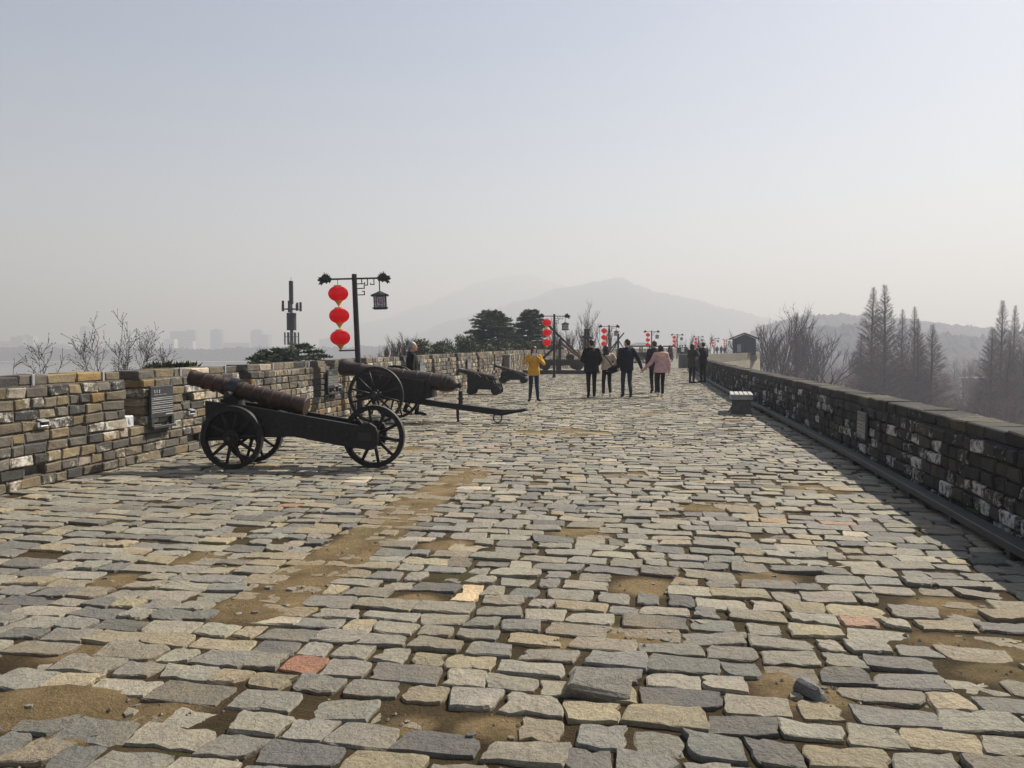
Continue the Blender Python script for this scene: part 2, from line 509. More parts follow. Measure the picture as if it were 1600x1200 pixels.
M['hedge'] = leaf_mat('hedge_leaf', (.02, .034, .012), (.085, .11, .035), 1.5)
M['skin'] = plain('skin', (.52, .31, .22), .55, var=.08, scale=12)
M['hair'] = plain('black_hair', (.012, .010, .010), .5, var=.4, scale=60, bmp=.5)
M['brown_hair'] = plain('brown_hair', (.05, .022, .014), .5, var=.4, scale=60, bmp=.5)
M['grey_hair'] = plain('grey_hair', (.27, .27, .27), .6, var=.25, scale=60, bmp=.5)
for k, c in dict(black=(.010, .010, .012), navy=(.012, .014, .024), yellow=(.62, .34, .045), jeans=(.018, .032, .065), cream=(.60, .49, .38),
                 pink=(.60, .37, .38), fur=(.70, .48, .40), green=(.030, .036, .026), red=(.50, .02, .03), white=(.75, .74, .72),
                 darkgrey=(.03, .03, .032), brown=(.16, .10, .06)).items():
    M['c_' + k] = cloth(k + '_cloth', c)
M['eye'] = plain('dark_eye', (.01, .008, .007), .3, var=.1)
M['lip'] = plain('lip', (.36, .12, .10), .5, var=.1)

# ------------------------------------------------------------------ paths of the two parapets (inner face, ground plan)
class Path:
    def __init__(s, pts, step=.25):
        P = [Vector((x, y)) for x, y in pts]
        P = [P[0] * 2 - P[1]] + P + [P[-1] * 2 - P[-2]]
        out = []
        for i in range(1, len(P) - 2):
            a, b, c, d = P[i - 1], P[i], P[i + 1], P[i + 2]
            n = max(2, int((c - b).length / step))
            m1 = (c - a) / max((c - a).length, 1e-6) * (c - b).length
            m2 = (d - b) / max((d - b).length, 1e-6) * (c - b).length
            for k in range(n):
                t = k / n
                out.append(b * (2 * t**3 - 3 * t**2 + 1) + m1 * (t**3 - 2 * t**2 + t) + c * (-2 * t**3 + 3 * t**2) + m2 * (t**3 - t**2))
        out.append(P[-2]); s.p = out
        s.s = [0.0]
        for a, b in zip(out, out[1:]): s.s.append(s.s[-1] + (b - a).length)
        s.len = s.s[-1]
    def _i(s, d):
        lo, hi = 0, len(s.s) - 2
        while lo < hi:
            m = (lo + hi + 1) // 2
            if s.s[m] <= d: lo = m
            else: hi = m - 1
        return lo
    def pos(s, d):
        i = s._i(d); t = (d - s.s[i]) / max(s.s[i + 1] - s.s[i], 1e-9)
        return s.p[i].lerp(s.p[i + 1], t)
    def tan(s, d):
        a = s.pos(max(d - .4, 0)); b = s.pos(min(d + .4, s.len - 1e-4))
        return (b - a).normalized()
    def s_at_y(s, y):
        for i in range(len(s.p) - 1):
            if s.p[i].y <= y <= s.p[i + 1].y:
                t = (y - s.p[i].y) / max(s.p[i + 1].y - s.p[i].y, 1e-9)
                return s.s[i] + t * (s.s[i + 1] - s.s[i])
        return 0 if y < s.p[0].y else s.len
    def x_at_y(s, y): return s.pos(s.s_at_y(y)).x
LEFT = Path([(-6.95, -3), (-5.15, 7.92), (-2.98, 21.1), (-1.94, 26.6), (-.83, 32), (-.1, 36.5), (.55, 43), (1.6, 48), (5.0, 58), (11.8, 78), (19.2, 98), (25.2, 118), (37.5, 160), (50, 200)])
RIGHT = Path([(2.14, -3), (3.67, 5.33), (4.75, 11.2), (8.4, 33), (13.0, 56), (17.5, 70), (22, 80), (27, 89.5), (30, 97), (32.5, 105), (37, 120), (46, 150), (58, 190)])
def frame(path, d, side):
    """matrix at arc length d: x along the wall, y outward, z up"""
    p = path.pos(d); t = path.tan(d)
    o = Vector((t.y, -t.x)) * side
    return Matrix(((t.x, o.x, 0, p.x), (t.y, o.y, 0, p.y), (0, 0, 1, 0), (0, 0, 0, 1)))
def sweep(name, path, side, d0, d1, step, prof, mat, parent=None, ends=True):
    n = max(1, int((d1 - d0) / step)); vs = []; fs = []; uv = []
    cum = [0.0]
    for a, b in zip(prof, prof[1:]): cum.append(cum[-1] + math.hypot(a[0] - b[0], a[1] - b[1]))
    m = len(prof)
    for i in range(n + 1):
        d = d0 + (d1 - d0) * i / n
        F = frame(path, min(d, path.len - .01), side)
        for o, z in prof: vs.append(F @ Vector((0, o, z)))
    us = [d0 + (d1 - d0) * i / n for i in range(n + 1)]
    for i in range(n):
        for k in range(m - 1):
            a = i * m + k
            q = [(a, us[i], cum[k]), (a + 1, us[i], cum[k + 1]), (a + m + 1, us[i + 1], cum[k + 1]), (a + m, us[i + 1], cum[k])]
            fs.append(tuple(x[0] for x in q)); uv.append([(x[1], x[2]) for x in q])
    if ends and m > 2:
        for b in (0, n * m):
            fs.append(tuple(range(b, b + m))); uv.append([(prof[k][0], prof[k][1]) for k in range(m)])
    me = bpy.data.meshes.new(name); me.from_pydata([tuple(v) for v in vs], [], fs)
    ul = me.uv_layers.new(name='UVMap')
    ul.data.foreach_set('uv', [c for f in uv for p in f for c in p])
    me.materials.append(mat)
    bm = bmesh.new(); bm.from_mesh(me); bmesh.ops.recalc_face_normals(bm, faces=bm.faces); bm.to_mesh(me); bm.free()
    return link(name, me, parent)

# ------------------------------------------------------------------ ground, lake, hills
GZ = -18.0
mg, nt, b_ = nmat('park_ground')
g_ = N(nt, 'ShaderNodeNewGeometry'); n_ = noise_tex(nt, .03, 8, .6, g_.outputs['Position'])
L(nt, ramp(nt, n_.outputs['Fac'], [(.3, (.055, .045, .030)), (.7, (.11, .095, .060))]).outputs[0], b_.inputs['Base Color'])
b_.inputs['Roughness'].default_value = 1
mb = MB(); mb.add([(-6000, -3000, GZ), (6000, -3000, GZ), (6000, 6000, GZ), (-6000, 6000, GZ)], [(0, 1, 2, 3)])
tag(mb.build('ground', mg), kind='structure')
mw, nt, b_ = nmat('lake_water')
b_.inputs['Base Color'].default_value = (.05, .06, .065, 1); b_.inputs['Roughness'].default_value = .12
g_ = N(nt, 'ShaderNodeNewGeometry'); n_ = noise_tex(nt, .8, 4, .6, g_.outputs['Position']); bump(nt, b_, n_.outputs['Fac'], .25, .25)
mb = MB(); mb.add([(-3500, -1500, GZ + .1), (-38, -1500, GZ + .1), (-34, 0, GZ + .1), (-26, 60, GZ + .1), (-14, 110, GZ + .1), (20, 200, GZ + .1), (60, 400, GZ + .1), (-40, 700, GZ + .1),
                   (-120, 960, GZ + .1), (-400, 985, GZ + .1), (-900, 980, GZ + .1), (-3500, 1010, GZ + .1)], [tuple(range(12))])
tag(mb.build('lake', mw), kind='structure')
def ridge(name, pts, dist, depth, mat, rough, nrow=14, step=4, seed=0.0, tree=0.0):
    mb = MB(); xs = []; p0, p1 = pts[0][0], pts[-1][0]
    n = int((p1 - p0) / step)
    for i in range(n + 1):
        px = p0 + (p1 - p0) * i / n
        for (a, ya), (b, yb) in zip(pts, pts[1:]):
            if a <= px <= b:
                t = (px - a) / (b - a); t = t * t * (3 - 2 * t) * .6 + t * .4
                py = ya + (yb - ya) * t; break
        xs.append((px, py))
    vs = []; fs = []
    rows = nrow * 2 + 1
    for j in range(rows):
        t = (j - nrow) / nrow                      # -1 front foot, 0 ridge, 1 back foot
        y = dist + depth * t
        k = math.cos(t * PI / 2) ** 1.2 if abs(t) < 1 else 0
        for i, (px, py) in enumerate(xs):
            top = at(px, py, dist)
            x = (px - 800) / F_PX * dist * (1 + .25 * t * depth / dist)
            e = min(1, i / 6, (n - i) / 6)
            h = GZ - 2 + (top.z - GZ + 2) * k
            h += (noise.noise((x * .02 + seed, y * .02, 1)) * rough * 1.0 + noise.noise((x * .07 + seed, y * .07, 5)) * rough * .5) * k * (0 if abs(t) < .04 else 1)
            h += abs(noise.noise((x * .24 + seed, y * .24, 8))) * tree * k
            vs.append((x, y, h if t > -1 else GZ - 2))
    w = n + 1
    for j in range(rows - 1):
        for i in range(n): fs.append((j * w + i, j * w + i + 1, j * w + w + i + 1, j * w + w + i))
    mb.add(vs, fs)
    o = mb.build(name, mat, smooth=True)
    return tag(o, kind='structure')
mh, nt, b_ = nmat('wooded_hillside')
g_ = N(nt, 'ShaderNodeNewGeometry'); n_ = noise_tex(nt, .12, 9, .75, g_.outputs['Position'])
L(nt, ramp(nt, n_.outputs['Fac'], [(.4, (.010, .011, .009)), (.6, (.045, .040, .030))]).outputs[0], b_.inputs['Base Color'])
b_.inputs['Roughness'].default_value = 1; bump(nt, b_, n_.outputs['Fac'], 1, 6)
ridge('mountain', [(540, 512), (600, 500), (660, 478), (710, 458), (755, 440), (800, 430), (835, 431), (870, 444), (920, 462), (1000, 490), (1080, 520), (1160, 545)], 3200, 450, mh, 10, seed=3, tree=6, step=3)
ridge('mountain', [(610, 545), (700, 505), (760, 486), (815, 472), (870, 452), (905, 446), (930, 441), (955, 436), (970, 436), (990, 446), (1020, 457), (1060, 464), (1110, 478), (1160, 492), (1200, 500), (1260, 512), (1400, 530), (1650, 545)], 2200, 380, mh, 8, seed=9, tree=6, step=3)
ridge('hill', [(1150, 535), (1210, 508), (1250, 498), (1290, 495), (1340, 497), (1400, 503), (1450, 507), (1500, 513), (1560, 520), (1660, 534), (1800, 545)], 820, 170, mh, 3, seed=21, tree=7, step=1.5, nrow=34)
ridge('hill', [(1180, 548), (1230, 530), (1280, 517), (1330, 514), (1390, 520), (1450, 527), (1520, 536), (1600, 548), (1700, 560)], 560, 120, mh, 3, seed=33, tree=8, step=1.5, nrow=30)
ridge('far_shore', [(-420, 547), (-100, 546), (60, 544), (140, 549), (230, 546), (330, 548), (430, 544), (520, 546), (600, 543), (680, 546), (720, 552)], 1080, 60, mh, 3, seed=41, tree=7, step=2, nrow=8)
mb = MB(); mb.add([(-3500, 1010, GZ + .6), (-900, 980, GZ + .6), (-400, 985, GZ + .6), (-120, 960, GZ + .6), (-60, 1050, GZ + .6), (-3500, 1050, GZ + .6)], [(0, 1, 2, 3, 4, 5)])
tag(mb.build('reed_bank', plain('dry_reeds', (.30, .25, .17), 1, var=.3, scale=.05)), kind='structure')

# ------------------------------------------------------------------ city wall body (far below the walkway)
sweep('city_wall', LEFT, -1, 0, LEFT.len - .1, 1.0, [(.44, .02), (.46, 0), (1.5, GZ)], M['wall_outer'], ends=False)
o = bpy.data.objects['city_wall']
o2 = sweep('city_wall_face', RIGHT, 1, 0, RIGHT.len - .1, 1.0, [(.44, .02), (.46, 0), (1.3, GZ)], M['wall_outer'], ends=False)
bm = bmesh.new(); bm.from_mesh(o.data); bm.from_mesh(o2.data); bm.to_mesh(o.data); bm.free()
bpy.data.objects.remove(o2)
tag(o, 'tall old city wall carrying the paved walk, tan brick outer face below the hut', 'city wall')

# ------------------------------------------------------------------ parapets of single bricks
def brick_shape(l, d, h, r, ch=.012, jit=.012):
    mb = MB(); mb.box((0, 0, 0), (l, d, h), None, ch)
    # ragged wear: shift every corner (its three chamfer points together) a little
    sh = {}
    out = []
    for i, v in enumerate(mb.v):
        k = i // 3
        if k not in sh: sh[k] = (r.uniform(-jit, jit), r.uniform(-jit, jit), r.uniform(-jit, jit))
        o = sh[k]
        out.append((v[0] + o[0] + r.uniform(-.002, .002), v[1] + o[1] * .7, v[2] + o[2] * .8 + r.uniform(-.002, .002)))
    return out, mb.f
def pick(r, pal):
    t = r.random() * sum(p[0] for p in pal)
    for w, c in pal:
        t -= w
        if t <= 0: break
    k = r.uniform(.8, 1.2) * (1.22 if pal is PAL_L else 1.08 if pal is PAL_P else 1.0)
    return tuple(x * k * r.uniform(.98, 1.02) for x in c)
PAL_P = None
PAL_L = [(3, (.145, .122, .09)), (2.4, (.108, .098, .083)), (1.7, (.19, .152, .095)), (.5, (.22, .15, .07)), (2.2, (.060, .057, .053)), (.5, (.26, .23, .18)), (1.4, (.125, .112, .095)), (.25, (.36, .31, .25))]
PAL_R = [(3, (.046, .043, .039)), (2, (.032, .031, .029)), (1.4, (.066, .060, .049)), (.5, (.085, .073, .05)), (1, (.058, .056, .054))]  # tones darkened so the shaded face of the right parapet reads deeper
def parapet(name, label, mcol, path, side, yfar, top, nrow, ch, caph, thick, setback, pal, mats, lime, gaps=(), gapw=.34, gap_row=4, holes=(), rise=0.0, seed=5, lmin=.16, lmax=.35, caplen=(.36, .5)):
    r = random.Random(seed)
    bm_, mm_ = mats
    root = thing(name, label, 'parapet')
    s1 = path.s_at_y(yfar); J = .013
    pieces = []                                         # (matrix, l, d, h, colour, y)
    mort = MB(); mort.col = (*mcol, .06)
    segs_low = [(0.0, s1)]
    segs_up = []; a = 0.0
    for g in gaps:
        if g > s1: break
        segs_up.append((a, g)); a = g + gapw
    segs_up.append((a, s1))
    def hgt(d): return 1 + rise * min(1, max(0, (path.pos(d).y - 12) / 24))
    for row in range(nrow + 1):
        cap = row == nrow
        z0 = row * ch; h = caph if cap else ch
        for (a, b) in (segs_up if row >= gap_row and gaps else segs_low):
            d = a; first = True
            while d < b - .03:
                l = r.uniform(*caplen) if cap else (r.uniform(lmin, lmin + .08) if r.random() < .4 else r.uniform(lmax - .12, lmax))
                if first and row % 2 and not cap: l *= .6
                if b - d - l < .12: l = b - d
                mid = d + l / 2; k = hgt(mid)
                F = frame(path, mid, side)
                end = first and a > 0 and row >= gap_row
                last = (b - d - l < .02) and b < s1 - .1 and row >= gap_row
                dep = thick - (setback if cap else 0) - .004 if (cap or end or last) else .13
                out = setback if cap else r.uniform(-.014, .012)
                c0 = F @ Vector((0, 0, (z0 + h / 2) * k))
                hole = False
                q = proj(F @ Vector((0, 0, (z0 + h / 2) * k)))
                if q:
                    for hx, hy, hw in holes:
                        if abs(q[0] - hx) < hw and abs(q[1] - hy) < 6.5: hole = True
                if not hole and not (not cap and r.random() < .004):
                    tl = r.uniform(-.012, .012)
                    Mx = F @ Matrix.Translation((0, out + dep / 2, (z0 + h / 2) * k)) @ Matrix.Rotation(tl * .5, 4, 'Y') @ Matrix.Rotation(tl, 4, 'Z')
                    cc = pick(r, pal); lm = r.random()
                    lm = lime[0] if lm < lime[1] else (lime[2] if lm < lime[3] else -.1)
                    if cap: lm = -.05 if r.random() < .8 else .12
                    pieces.append((Mx, l - J, dep, h * k - J, (*cc, lm), F))
                    if not cap and d + l < b - .02:
                        mort.xf = F; w_ = r.uniform(.010, .022)
                        mort.box((l / 2, w_ + .05, (z0 + h / 2) * k), (J + .006, .1, h * k)); mort.xf = None
                d += l; first = False
    # bed joints
    for (a, b), rows in ((((0.0, s1),), range(0, min(gap_row, nrow) + 1 if gaps else nrow + 1)), (tuple(segs_up) if gaps else (), range(gap_row + 1, nrow + 1))) if False else []:
        pass
    for row in range(0, nrow + 1):
        for (a, b) in (segs_up if gaps and row > gap_row else segs_low):
            n = max(1, int((b - a) / .5))
            for i in range(n):
                d0 = a + (b - a) * i / n; d1 = a + (b - a) * (i + 1) / n; mid = (d0 + d1) / 2
                mort.xf = frame(path, mid, side)
                mort.box((0, .065 + r.uniform(.010, .028), row * ch * hgt(mid)), (d1 - d0 + .004, .1, J + .008)); mort.xf = None
    mort.build('mortar', bm_, root, color=True)
    # core behind the bricks
    core = MB()
    zt = (gap_row if gaps else nrow) * ch
    for (a, b), z0, z1 in [((0.0, s1), -.3, zt)] + [(sg, zt - .01, nrow * ch) for sg in (segs_up if gaps else [])]:
        a2, b2 = (a + .05 if a > 0 else a), (b - .05 if b < s1 else b)
        n = max(1, int((b2 - a2) / 1.0)); vs = []; fs = []
        for i in range(n + 1):
            d = a2 + (b2 - a2) * i / n; F = frame(path, d, side); k = hgt(d)
            for o_, z in ((.115, z0 * (k if z0 > 0 else 1)), (thick - .006, z0 * (k if z0 > 0 else 1)), (thick - .006, z1 * k), (.115, z1 * k)): vs.append(F @ Vector((0, o_, z)))
        for i in range(n):
            for e in range(4): fs.append((i * 4 + e, i * 4 + (e + 1) % 4, i * 4 + 4 + (e + 1) % 4, i * 4 + 4 + e))
        fs += [(3, 2, 1, 0), (n * 4, n * 4 + 1, n * 4 + 2, n * 4 + 3)]
        core.add(vs, fs)
    core.build('rubble_core', mm_, root, fix=True)
    # the largest 300 in the picture are objects of their own
    def size(p):
        c = p[0].translation; q = proj(c)
        if q is None or not (-20 < q[0] < 1620 and -20 < q[1] < 1220): return -1
        return 1 / q[2] if q[2] > .3 else -1
    order = sorted(range(len(pieces)), key=lambda i: -size(pieces[i]))
    rest = MB()
    for n, i in enumerate(order):
        Mx, l, d, h, c, F = pieces[i]
        vs, fs = brick_shape(l, d, h, r)
        if n < 300 and size(pieces[i]) > 0:
            mb = MB(); mb.col = c; mb.add(vs, fs)
            o = mb.build('brick', bm_, root, color=True); o.matrix_local = Mx
        else:
            rest.col = c; rest.xf = Mx; rest.add(vs, fs)
    rest.xf = None
    tag(rest.build('brickwork', bm_, root, color=True), kind='stuff')
    # farther on the pieces are too small to tell apart
    k = 1 + rise
    pr = [(0, -.02), (0, nrow * ch * k), (setback, nrow * ch * k + .001), (setback, (nrow * ch + caph) * k), (thick, (nrow * ch + caph) * k), (thick, -.02)]
    fg = [g for g in gaps if g > s1 - gapw]
    if fg:
        a = s1
        sweep('far_parapet_base', path, side, s1, path.len - 1, 1.0, [(0, -.02), (0, gap_row * ch * k), (thick, gap_row * ch * k), (thick, -.02)], M['wall_far'], root)
        pr = [(0.001, gap_row * ch * k), (0.001, nrow * ch * k), (setback, nrow * ch * k + .001), (setback, (nrow * ch + caph) * k), (thick, (nrow * ch + caph) * k), (thick, gap_row * ch * k)]
        for g in fg + [path.len - 1.5]:
            if g - a > .3: sweep('merlon', path, side, a, g, 1.0, pr, M['wall_far'], root)
            a = g + gapw
    else:
        sweep('far_parapet', path, side, s1, path.len - 1, 1.0, pr, M['wall_far'], root)
    return root
g0 = LEFT.s_at_y(9.84)
GAPS = [g0 + 2.87 * k for k in range(-4, 46) if 0.5 < g0 + 2.87 * k]
parapet('brick_parapet', 'sunlit crenellated brick parapet with narrow gaps, behind the cannons', (.15, .135, .11), LEFT, -1, 62, 1.2, 9, .12, .12, .45, .06, PAL_L, (M['brick'], M['mortar']), (.23, .24, .12, .55), GAPS,
        holes=[(60, 645, 14), (66, 741, 14), (302, 622, 8), (300, 690, 12)], rise=.1)
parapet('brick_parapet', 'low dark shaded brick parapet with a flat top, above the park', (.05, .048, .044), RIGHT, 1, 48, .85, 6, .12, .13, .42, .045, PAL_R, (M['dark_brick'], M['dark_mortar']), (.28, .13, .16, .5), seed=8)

# ------------------------------------------------------------------ paved walk
def dirt(x, y):
    n = noise.noise((x * .55, y * .75, 3.3)) + .5 * noise.noise((x * 1.7, y * 1.9, 9.1))
    v = min(1, max(0, (n - .52) / .25))
    for cx, cy, cr in DIRT:
        q = math.hypot(x - cx, (y - cy) * 1.3) / cr
        if q < 1.25: v = max(v, min(1, (1.25 - q) * 2.2))
    return v
DIRT = [(*gp(px, py).xy, r_) for px, py, r_ in [(1000, 992, .22), (880, 1000, .13), (1262, 1082, .20), (1225, 1062, .15), (130, 1012, .20), (250, 1108, .17), (110, 1150, .10), (650, 935, .14),
        (640, 1130, .1), (905, 830, .25), (1110, 790, .3), (1200, 900, .18), (1480, 945, .22), (1560, 1050, .16), (770, 1135, .13), (310, 870, .2), (700, 850, .2), (180, 905, .18), (1010, 915, .22)]]
MUD = [gp(395, 950).xy, gp(470, 905).xy, gp(560, 852).xy, gp(620, 812).xy, gp(665, 778).xy, gp(740, 735).xy]
def mud(x, y):
    p = Vector((x, y)); best = 9
    for a, b in zip(MUD, MUD[1:]):
        t = min(1, max(0, (p - a).dot(b - a) / (b - a).length_squared))
        best = min(best, (p - a.lerp(b, t)).length)
    w = .25 + .09 * noise.noise((x * 2, y * 2, 7))
    return min(1, max(0, (w - best) / .07 + .5))
def bed_z(x, y, d=None, m=None):
    d = dirt(x, y) if d is None else d; m = mud(x, y) if m is None else m
    z = -.014 + .006 * noise.noise((x * 3, y * 3, 1)) + .005 * noise.noise((x * 11, y * 11, 2))
    z += d * (.004 + .010 * noise.noise((x * 5, y * 5, 4)))
    z += m * (.0145 + .010 * noise.noise((x * 6, y * 6, 14)) + .006 * noise.noise((x * 17, y * 17, 24)))
    if x < 0 and y < 6:                                            # the lump of dried mud in the near corner
        q = ((x + 1.95) / .34) ** 2 + ((y - 3.25) / .18) ** 2
        if q < 1: z += (.045 + .02 * noise.noise((x * 9, y * 9, 3)) + .012 * noise.noise((x * 25, y * 25, 3))) * (1 - q) ** .5
    return z
def edge_x(y): return LEFT.x_at_y(y) - .3, RIGHT.x_at_y(y) + .3
ys = []; y = -1.5
while y < 60:
    ys.append(y); y += .035 if 2.3 < y < 7 else (.07 if y < 14 else (.2 if y < 25 else .5))
NX = 230
vs = []; fs = []
for y in ys:
    xl, xr = edge_x(y)
    for i in range(NX + 1):
        x = xl + (xr - xl) * i / NX
        vs.append((x, y, bed_z(x, y)))
for j in range(len(ys) - 1):
    for i in range(NX):
        a = j * (NX + 1) + i
        fs.append((a, a + 1, a + NX + 2, a + NX + 1))
mb = MB(); mb.add(vs, fs)
mb.c = [(q_, q_, q_, 1) for q_ in (min(1, max(dirt(v[0], v[1]), mud(v[0], v[1]) * .9, .8 if (v[0] < 0 and v[1] < 6 and ((v[0] + 1.95) / .40) ** 2 + ((v[1] - 3.25) / .22) ** 2 < 1) else 0)) for v in vs)]
walk = tag(mb.build('walkway', M['earth'], smooth=True, color=True), kind='structure')
# beyond 40 m: a sheet whose stones are too small to tell apart
vs = []; fs = []; uvs = []
ys2 = [54.5 + 1.5 * k for k in range(90)]
def row_uv(x, y):
    return (x * .98 - y * .2, y * .98 + x * .2)
for y in ys2:
    xl, xr = edge_x(y); xr = min(xr, xl + 16)
    for i in range(13):
        x = xl + (xr - xl) * i / 12; vs.append((x, y, -.004)); uvs.append(row_uv(x, y))
for j in range(len(ys2) - 1):
    for i in range(12):
        a = j * 13 + i; fs.append((a, a + 1, a + 14, a + 13))
me = bpy.data.meshes.new('far_paving'); me.from_pydata(vs, [], fs); me.materials.append(M['far_paving'])
ul = me.uv_layers.new(name='UVMap'); ul.data.foreach_set('uv', [c for f in fs for i in f for c in uvs[i]])
tag(link('far_paving', me), kind='structure')
# the stones
PAL_P = [(4, (.232, .217, .177)), (2.4, (.180, .173, .150)), (2.4, (.268, .243, .187)), (1.0, (.132, .127, .112)), (1.2, (.282, .238, .158)), (.15, (.38, .33, .25)), (.04, (.30, .19, .13))]
SPECIAL = [(gp(470, 1042).xy, (.30, .15, .095), .17), (gp(718, 928).xy, (.62, .47, .28), .15), (gp(1225, 812).xy, (.36, .24, .14), .14), (gp(1165, 815).xy, (.34, .25, .15), .10)]
def cx_(y): return (LEFT.x_at_y(y) + RIGHT.x_at_y(y)) / 2
stones = []
r = random.Random(4)
y0 = -1.0; row = 0
while y0 < 57:
    pitch = r.uniform(.168, .205)
    xc = cx_(y0); m_ = (cx_(y0 + .5) - cx_(y0 - .5)); c_ = 1 / math.sqrt(1 + m_ * m_)
    T = Vector((c_, -m_ * c_)); B = Vector((m_ * c_, c_))
    t = -5.4 - r.uniform(0, .3)
    while t < 5.4:
        w = r.uniform(.14, .20) if r.random() < .28 else r.uniform(.21, .36)
        mid = Vector((xc, y0)) + T * (t + w / 2)
        wx = .16 * noise.noise((mid.x * .32, mid.y * .32, 50)); wy = .20 * noise.noise((mid.x * .28, mid.y * .28, 60))
        c = mid + Vector((wx, wy))
        lo, hi = LEFT.x_at_y(c.y), RIGHT.x_at_y(c.y)
        if lo - .15 < c.x < hi + .12: stones.append((c, T, B, w, pitch))
        t += w
    y0 += pitch; row += 1
def stone_mesh(w, dp, nseg, r, near):
    """irregular slab around the origin; top ring, worn ring, foot ring"""
    hw, hd = w / 2, dp / 2
    cs = [(-hw, -hd), (hw, -hd), (hw, hd), (-hw, hd)]
    j = .035 if near else .03
    cs = [(x + r.uniform(-j, j) * .7, y + r.uniform(-j, j) * .6) for x, y in cs]
    ring = []
    for k in range(4):
        a, b = cs[k], cs[(k + 1) % 4]
        n = nseg if k % 2 == 0 else max(1, nseg - 1)
        for i in range(n):
            t = (i + (r.uniform(-.22, .22) if 0 < i else .0)) / n
            bite = r.uniform(.004, .024) if r.random() < .13 and near else 0
            q = (a[0] + (b[0] - a[0]) * t, a[1] + (b[1] - a[1]) * t)
            e = r.uniform(-.006, .005) if i else -.001 - r.random() * .014
            L_ = math.hypot(*q) or 1
            q = (q[0] * (1 + (e - bite) / L_), q[1] * (1 + (e - bite) / L_))
            ring.append(q)
    return ring
parts = []
for (c, T, B, w, pitch) in stones:
    d = dirt(c.x, c.y); mu = mud(c.x, c.y)
    if mu > .75 and r.random() < .10: continue
    if d > .5 and r.random() < .15 + d * .38: continue
    if x_ := (c.x < 0 and c.y < 6 and ((c.x + 1.95) / .34) ** 2 + ((c.y - 3.25) / .18) ** 2 < .8): continue
    near = c.y < 13
    gapx, gapy = r.uniform(.002, .020), r.uniform(.003, .022)
    ring = stone_mesh(w - gapx, pitch - gapy, 5 if c.y < 6 else (4 if c.y < 9 else (3 if near else 2)), r, near)
    top = r.gauss(.001, .005) - d * .012 - mu * .004
    tx, ty = r.gauss(0, .022), r.gauss(0, .028)
    if r.random() < .04: top -= .012; tx *= 2
    dn = max(dirt(c.x + a_, c.y + b_) for a_, b_ in ((.16, 0), (-.16, 0), (0, .13), (0, -.13)))
    col = pick(r, PAL_P); al = r.uniform(-.10, .08) + .10 * d + .13 * dn + .42 * mu
    for sp, sc, sr in SPECIAL:
        if abs(c.x - sp.x) < sr and abs(c.y - sp.y) < .11: col = sc; al = -.2
    n = len(ring)
    def put(x, y, z):
        p = T * x + B * y
        return (p.x, p.y, z + top + x * tx + y * ty)
    vs = [put(x * .0, y * .0, .002 + r.uniform(-.002, .003))]
    ch1, ch2 = r.uniform(.003, .010), r.uniform(.004, .013)
    zs = [r.uniform(-.003, .003) for _ in ring]
    for (x, y), z in zip(ring, zs):
        L_ = math.hypot(x, y); k = (L_ - ch1) / L_
        vs.append(put(x * k, y * k, z))
    for (x, y), z in zip(ring, zs): vs.append(put(x, y, z - ch2 + r.uniform(-.004, .004)))
    for x, y in ring: vs.append(put(x * .98, y * .98, -.075))
    fs = [(0, 1 + i, 1 + (i + 1) % n) for i in range(n)]
    for lv in range(2):
        b1, b2 = 1 + lv * n, 1 + (lv + 1) * n
        fs += [(b1 + i, b2 + i, b2 + (i + 1) % n, b1 + (i + 1) % n) for i in range(n)]
    parts.append((Vector((c.x, c.y, 0)), vs, fs, (*col, al)))
def ssize(p):
    q = proj(p[0])
    return 1 / q[2] if q and -40 < q[0] < 1640 and -40 < q[1] < 1230 else -1
parts.sort(key=lambda p: -ssize(p))
rest = MB()
for n, (c, vs, fs, col) in enumerate(parts):
    if n < 300:
        mb = MB(); mb.col = col; mb.add(vs, fs)
        o = mb.build('paving_stone', M['paving'], walk, color=True); o.location = c
    else:
        rest.col = col; rest.add([c + Vector(v) for v in vs], fs)
tag(rest.build('paving', M['paving'], walk, color=True), kind='stuff')
# loose stones: one tipped up, one lying in a hollow
def loose(px, py, sx, sy, sz, tilt, col, label, z=0.02, rz=0.0):
    p = gp(px, py); mb = MB(); mb.col = (*col, -.2)
    rr = random.Random(int(px)); vs, fs = brick_shape(sx, sy, sz, rr, .014, .018); mb.add(vs, fs)
    o = mb.build('loose_stone', M['paving'], None, color=True)
    o.location = (p.x, p.y, z); o.rotation_euler = (tilt[0], tilt[1], rz)
    return tag(o, label, 'stone')
loose(936, 1080, .27, .17, .08, (.13, .07), (.20, .185, .155), 'thick grey paving block tipped up beside a dark hollow', .012, -.1)
loose(1266, 1084, .09, .13, .07, (.1, .2), (.19, .19, .185), 'small dark broken stone lying in a sandy hollow', .012, .5)
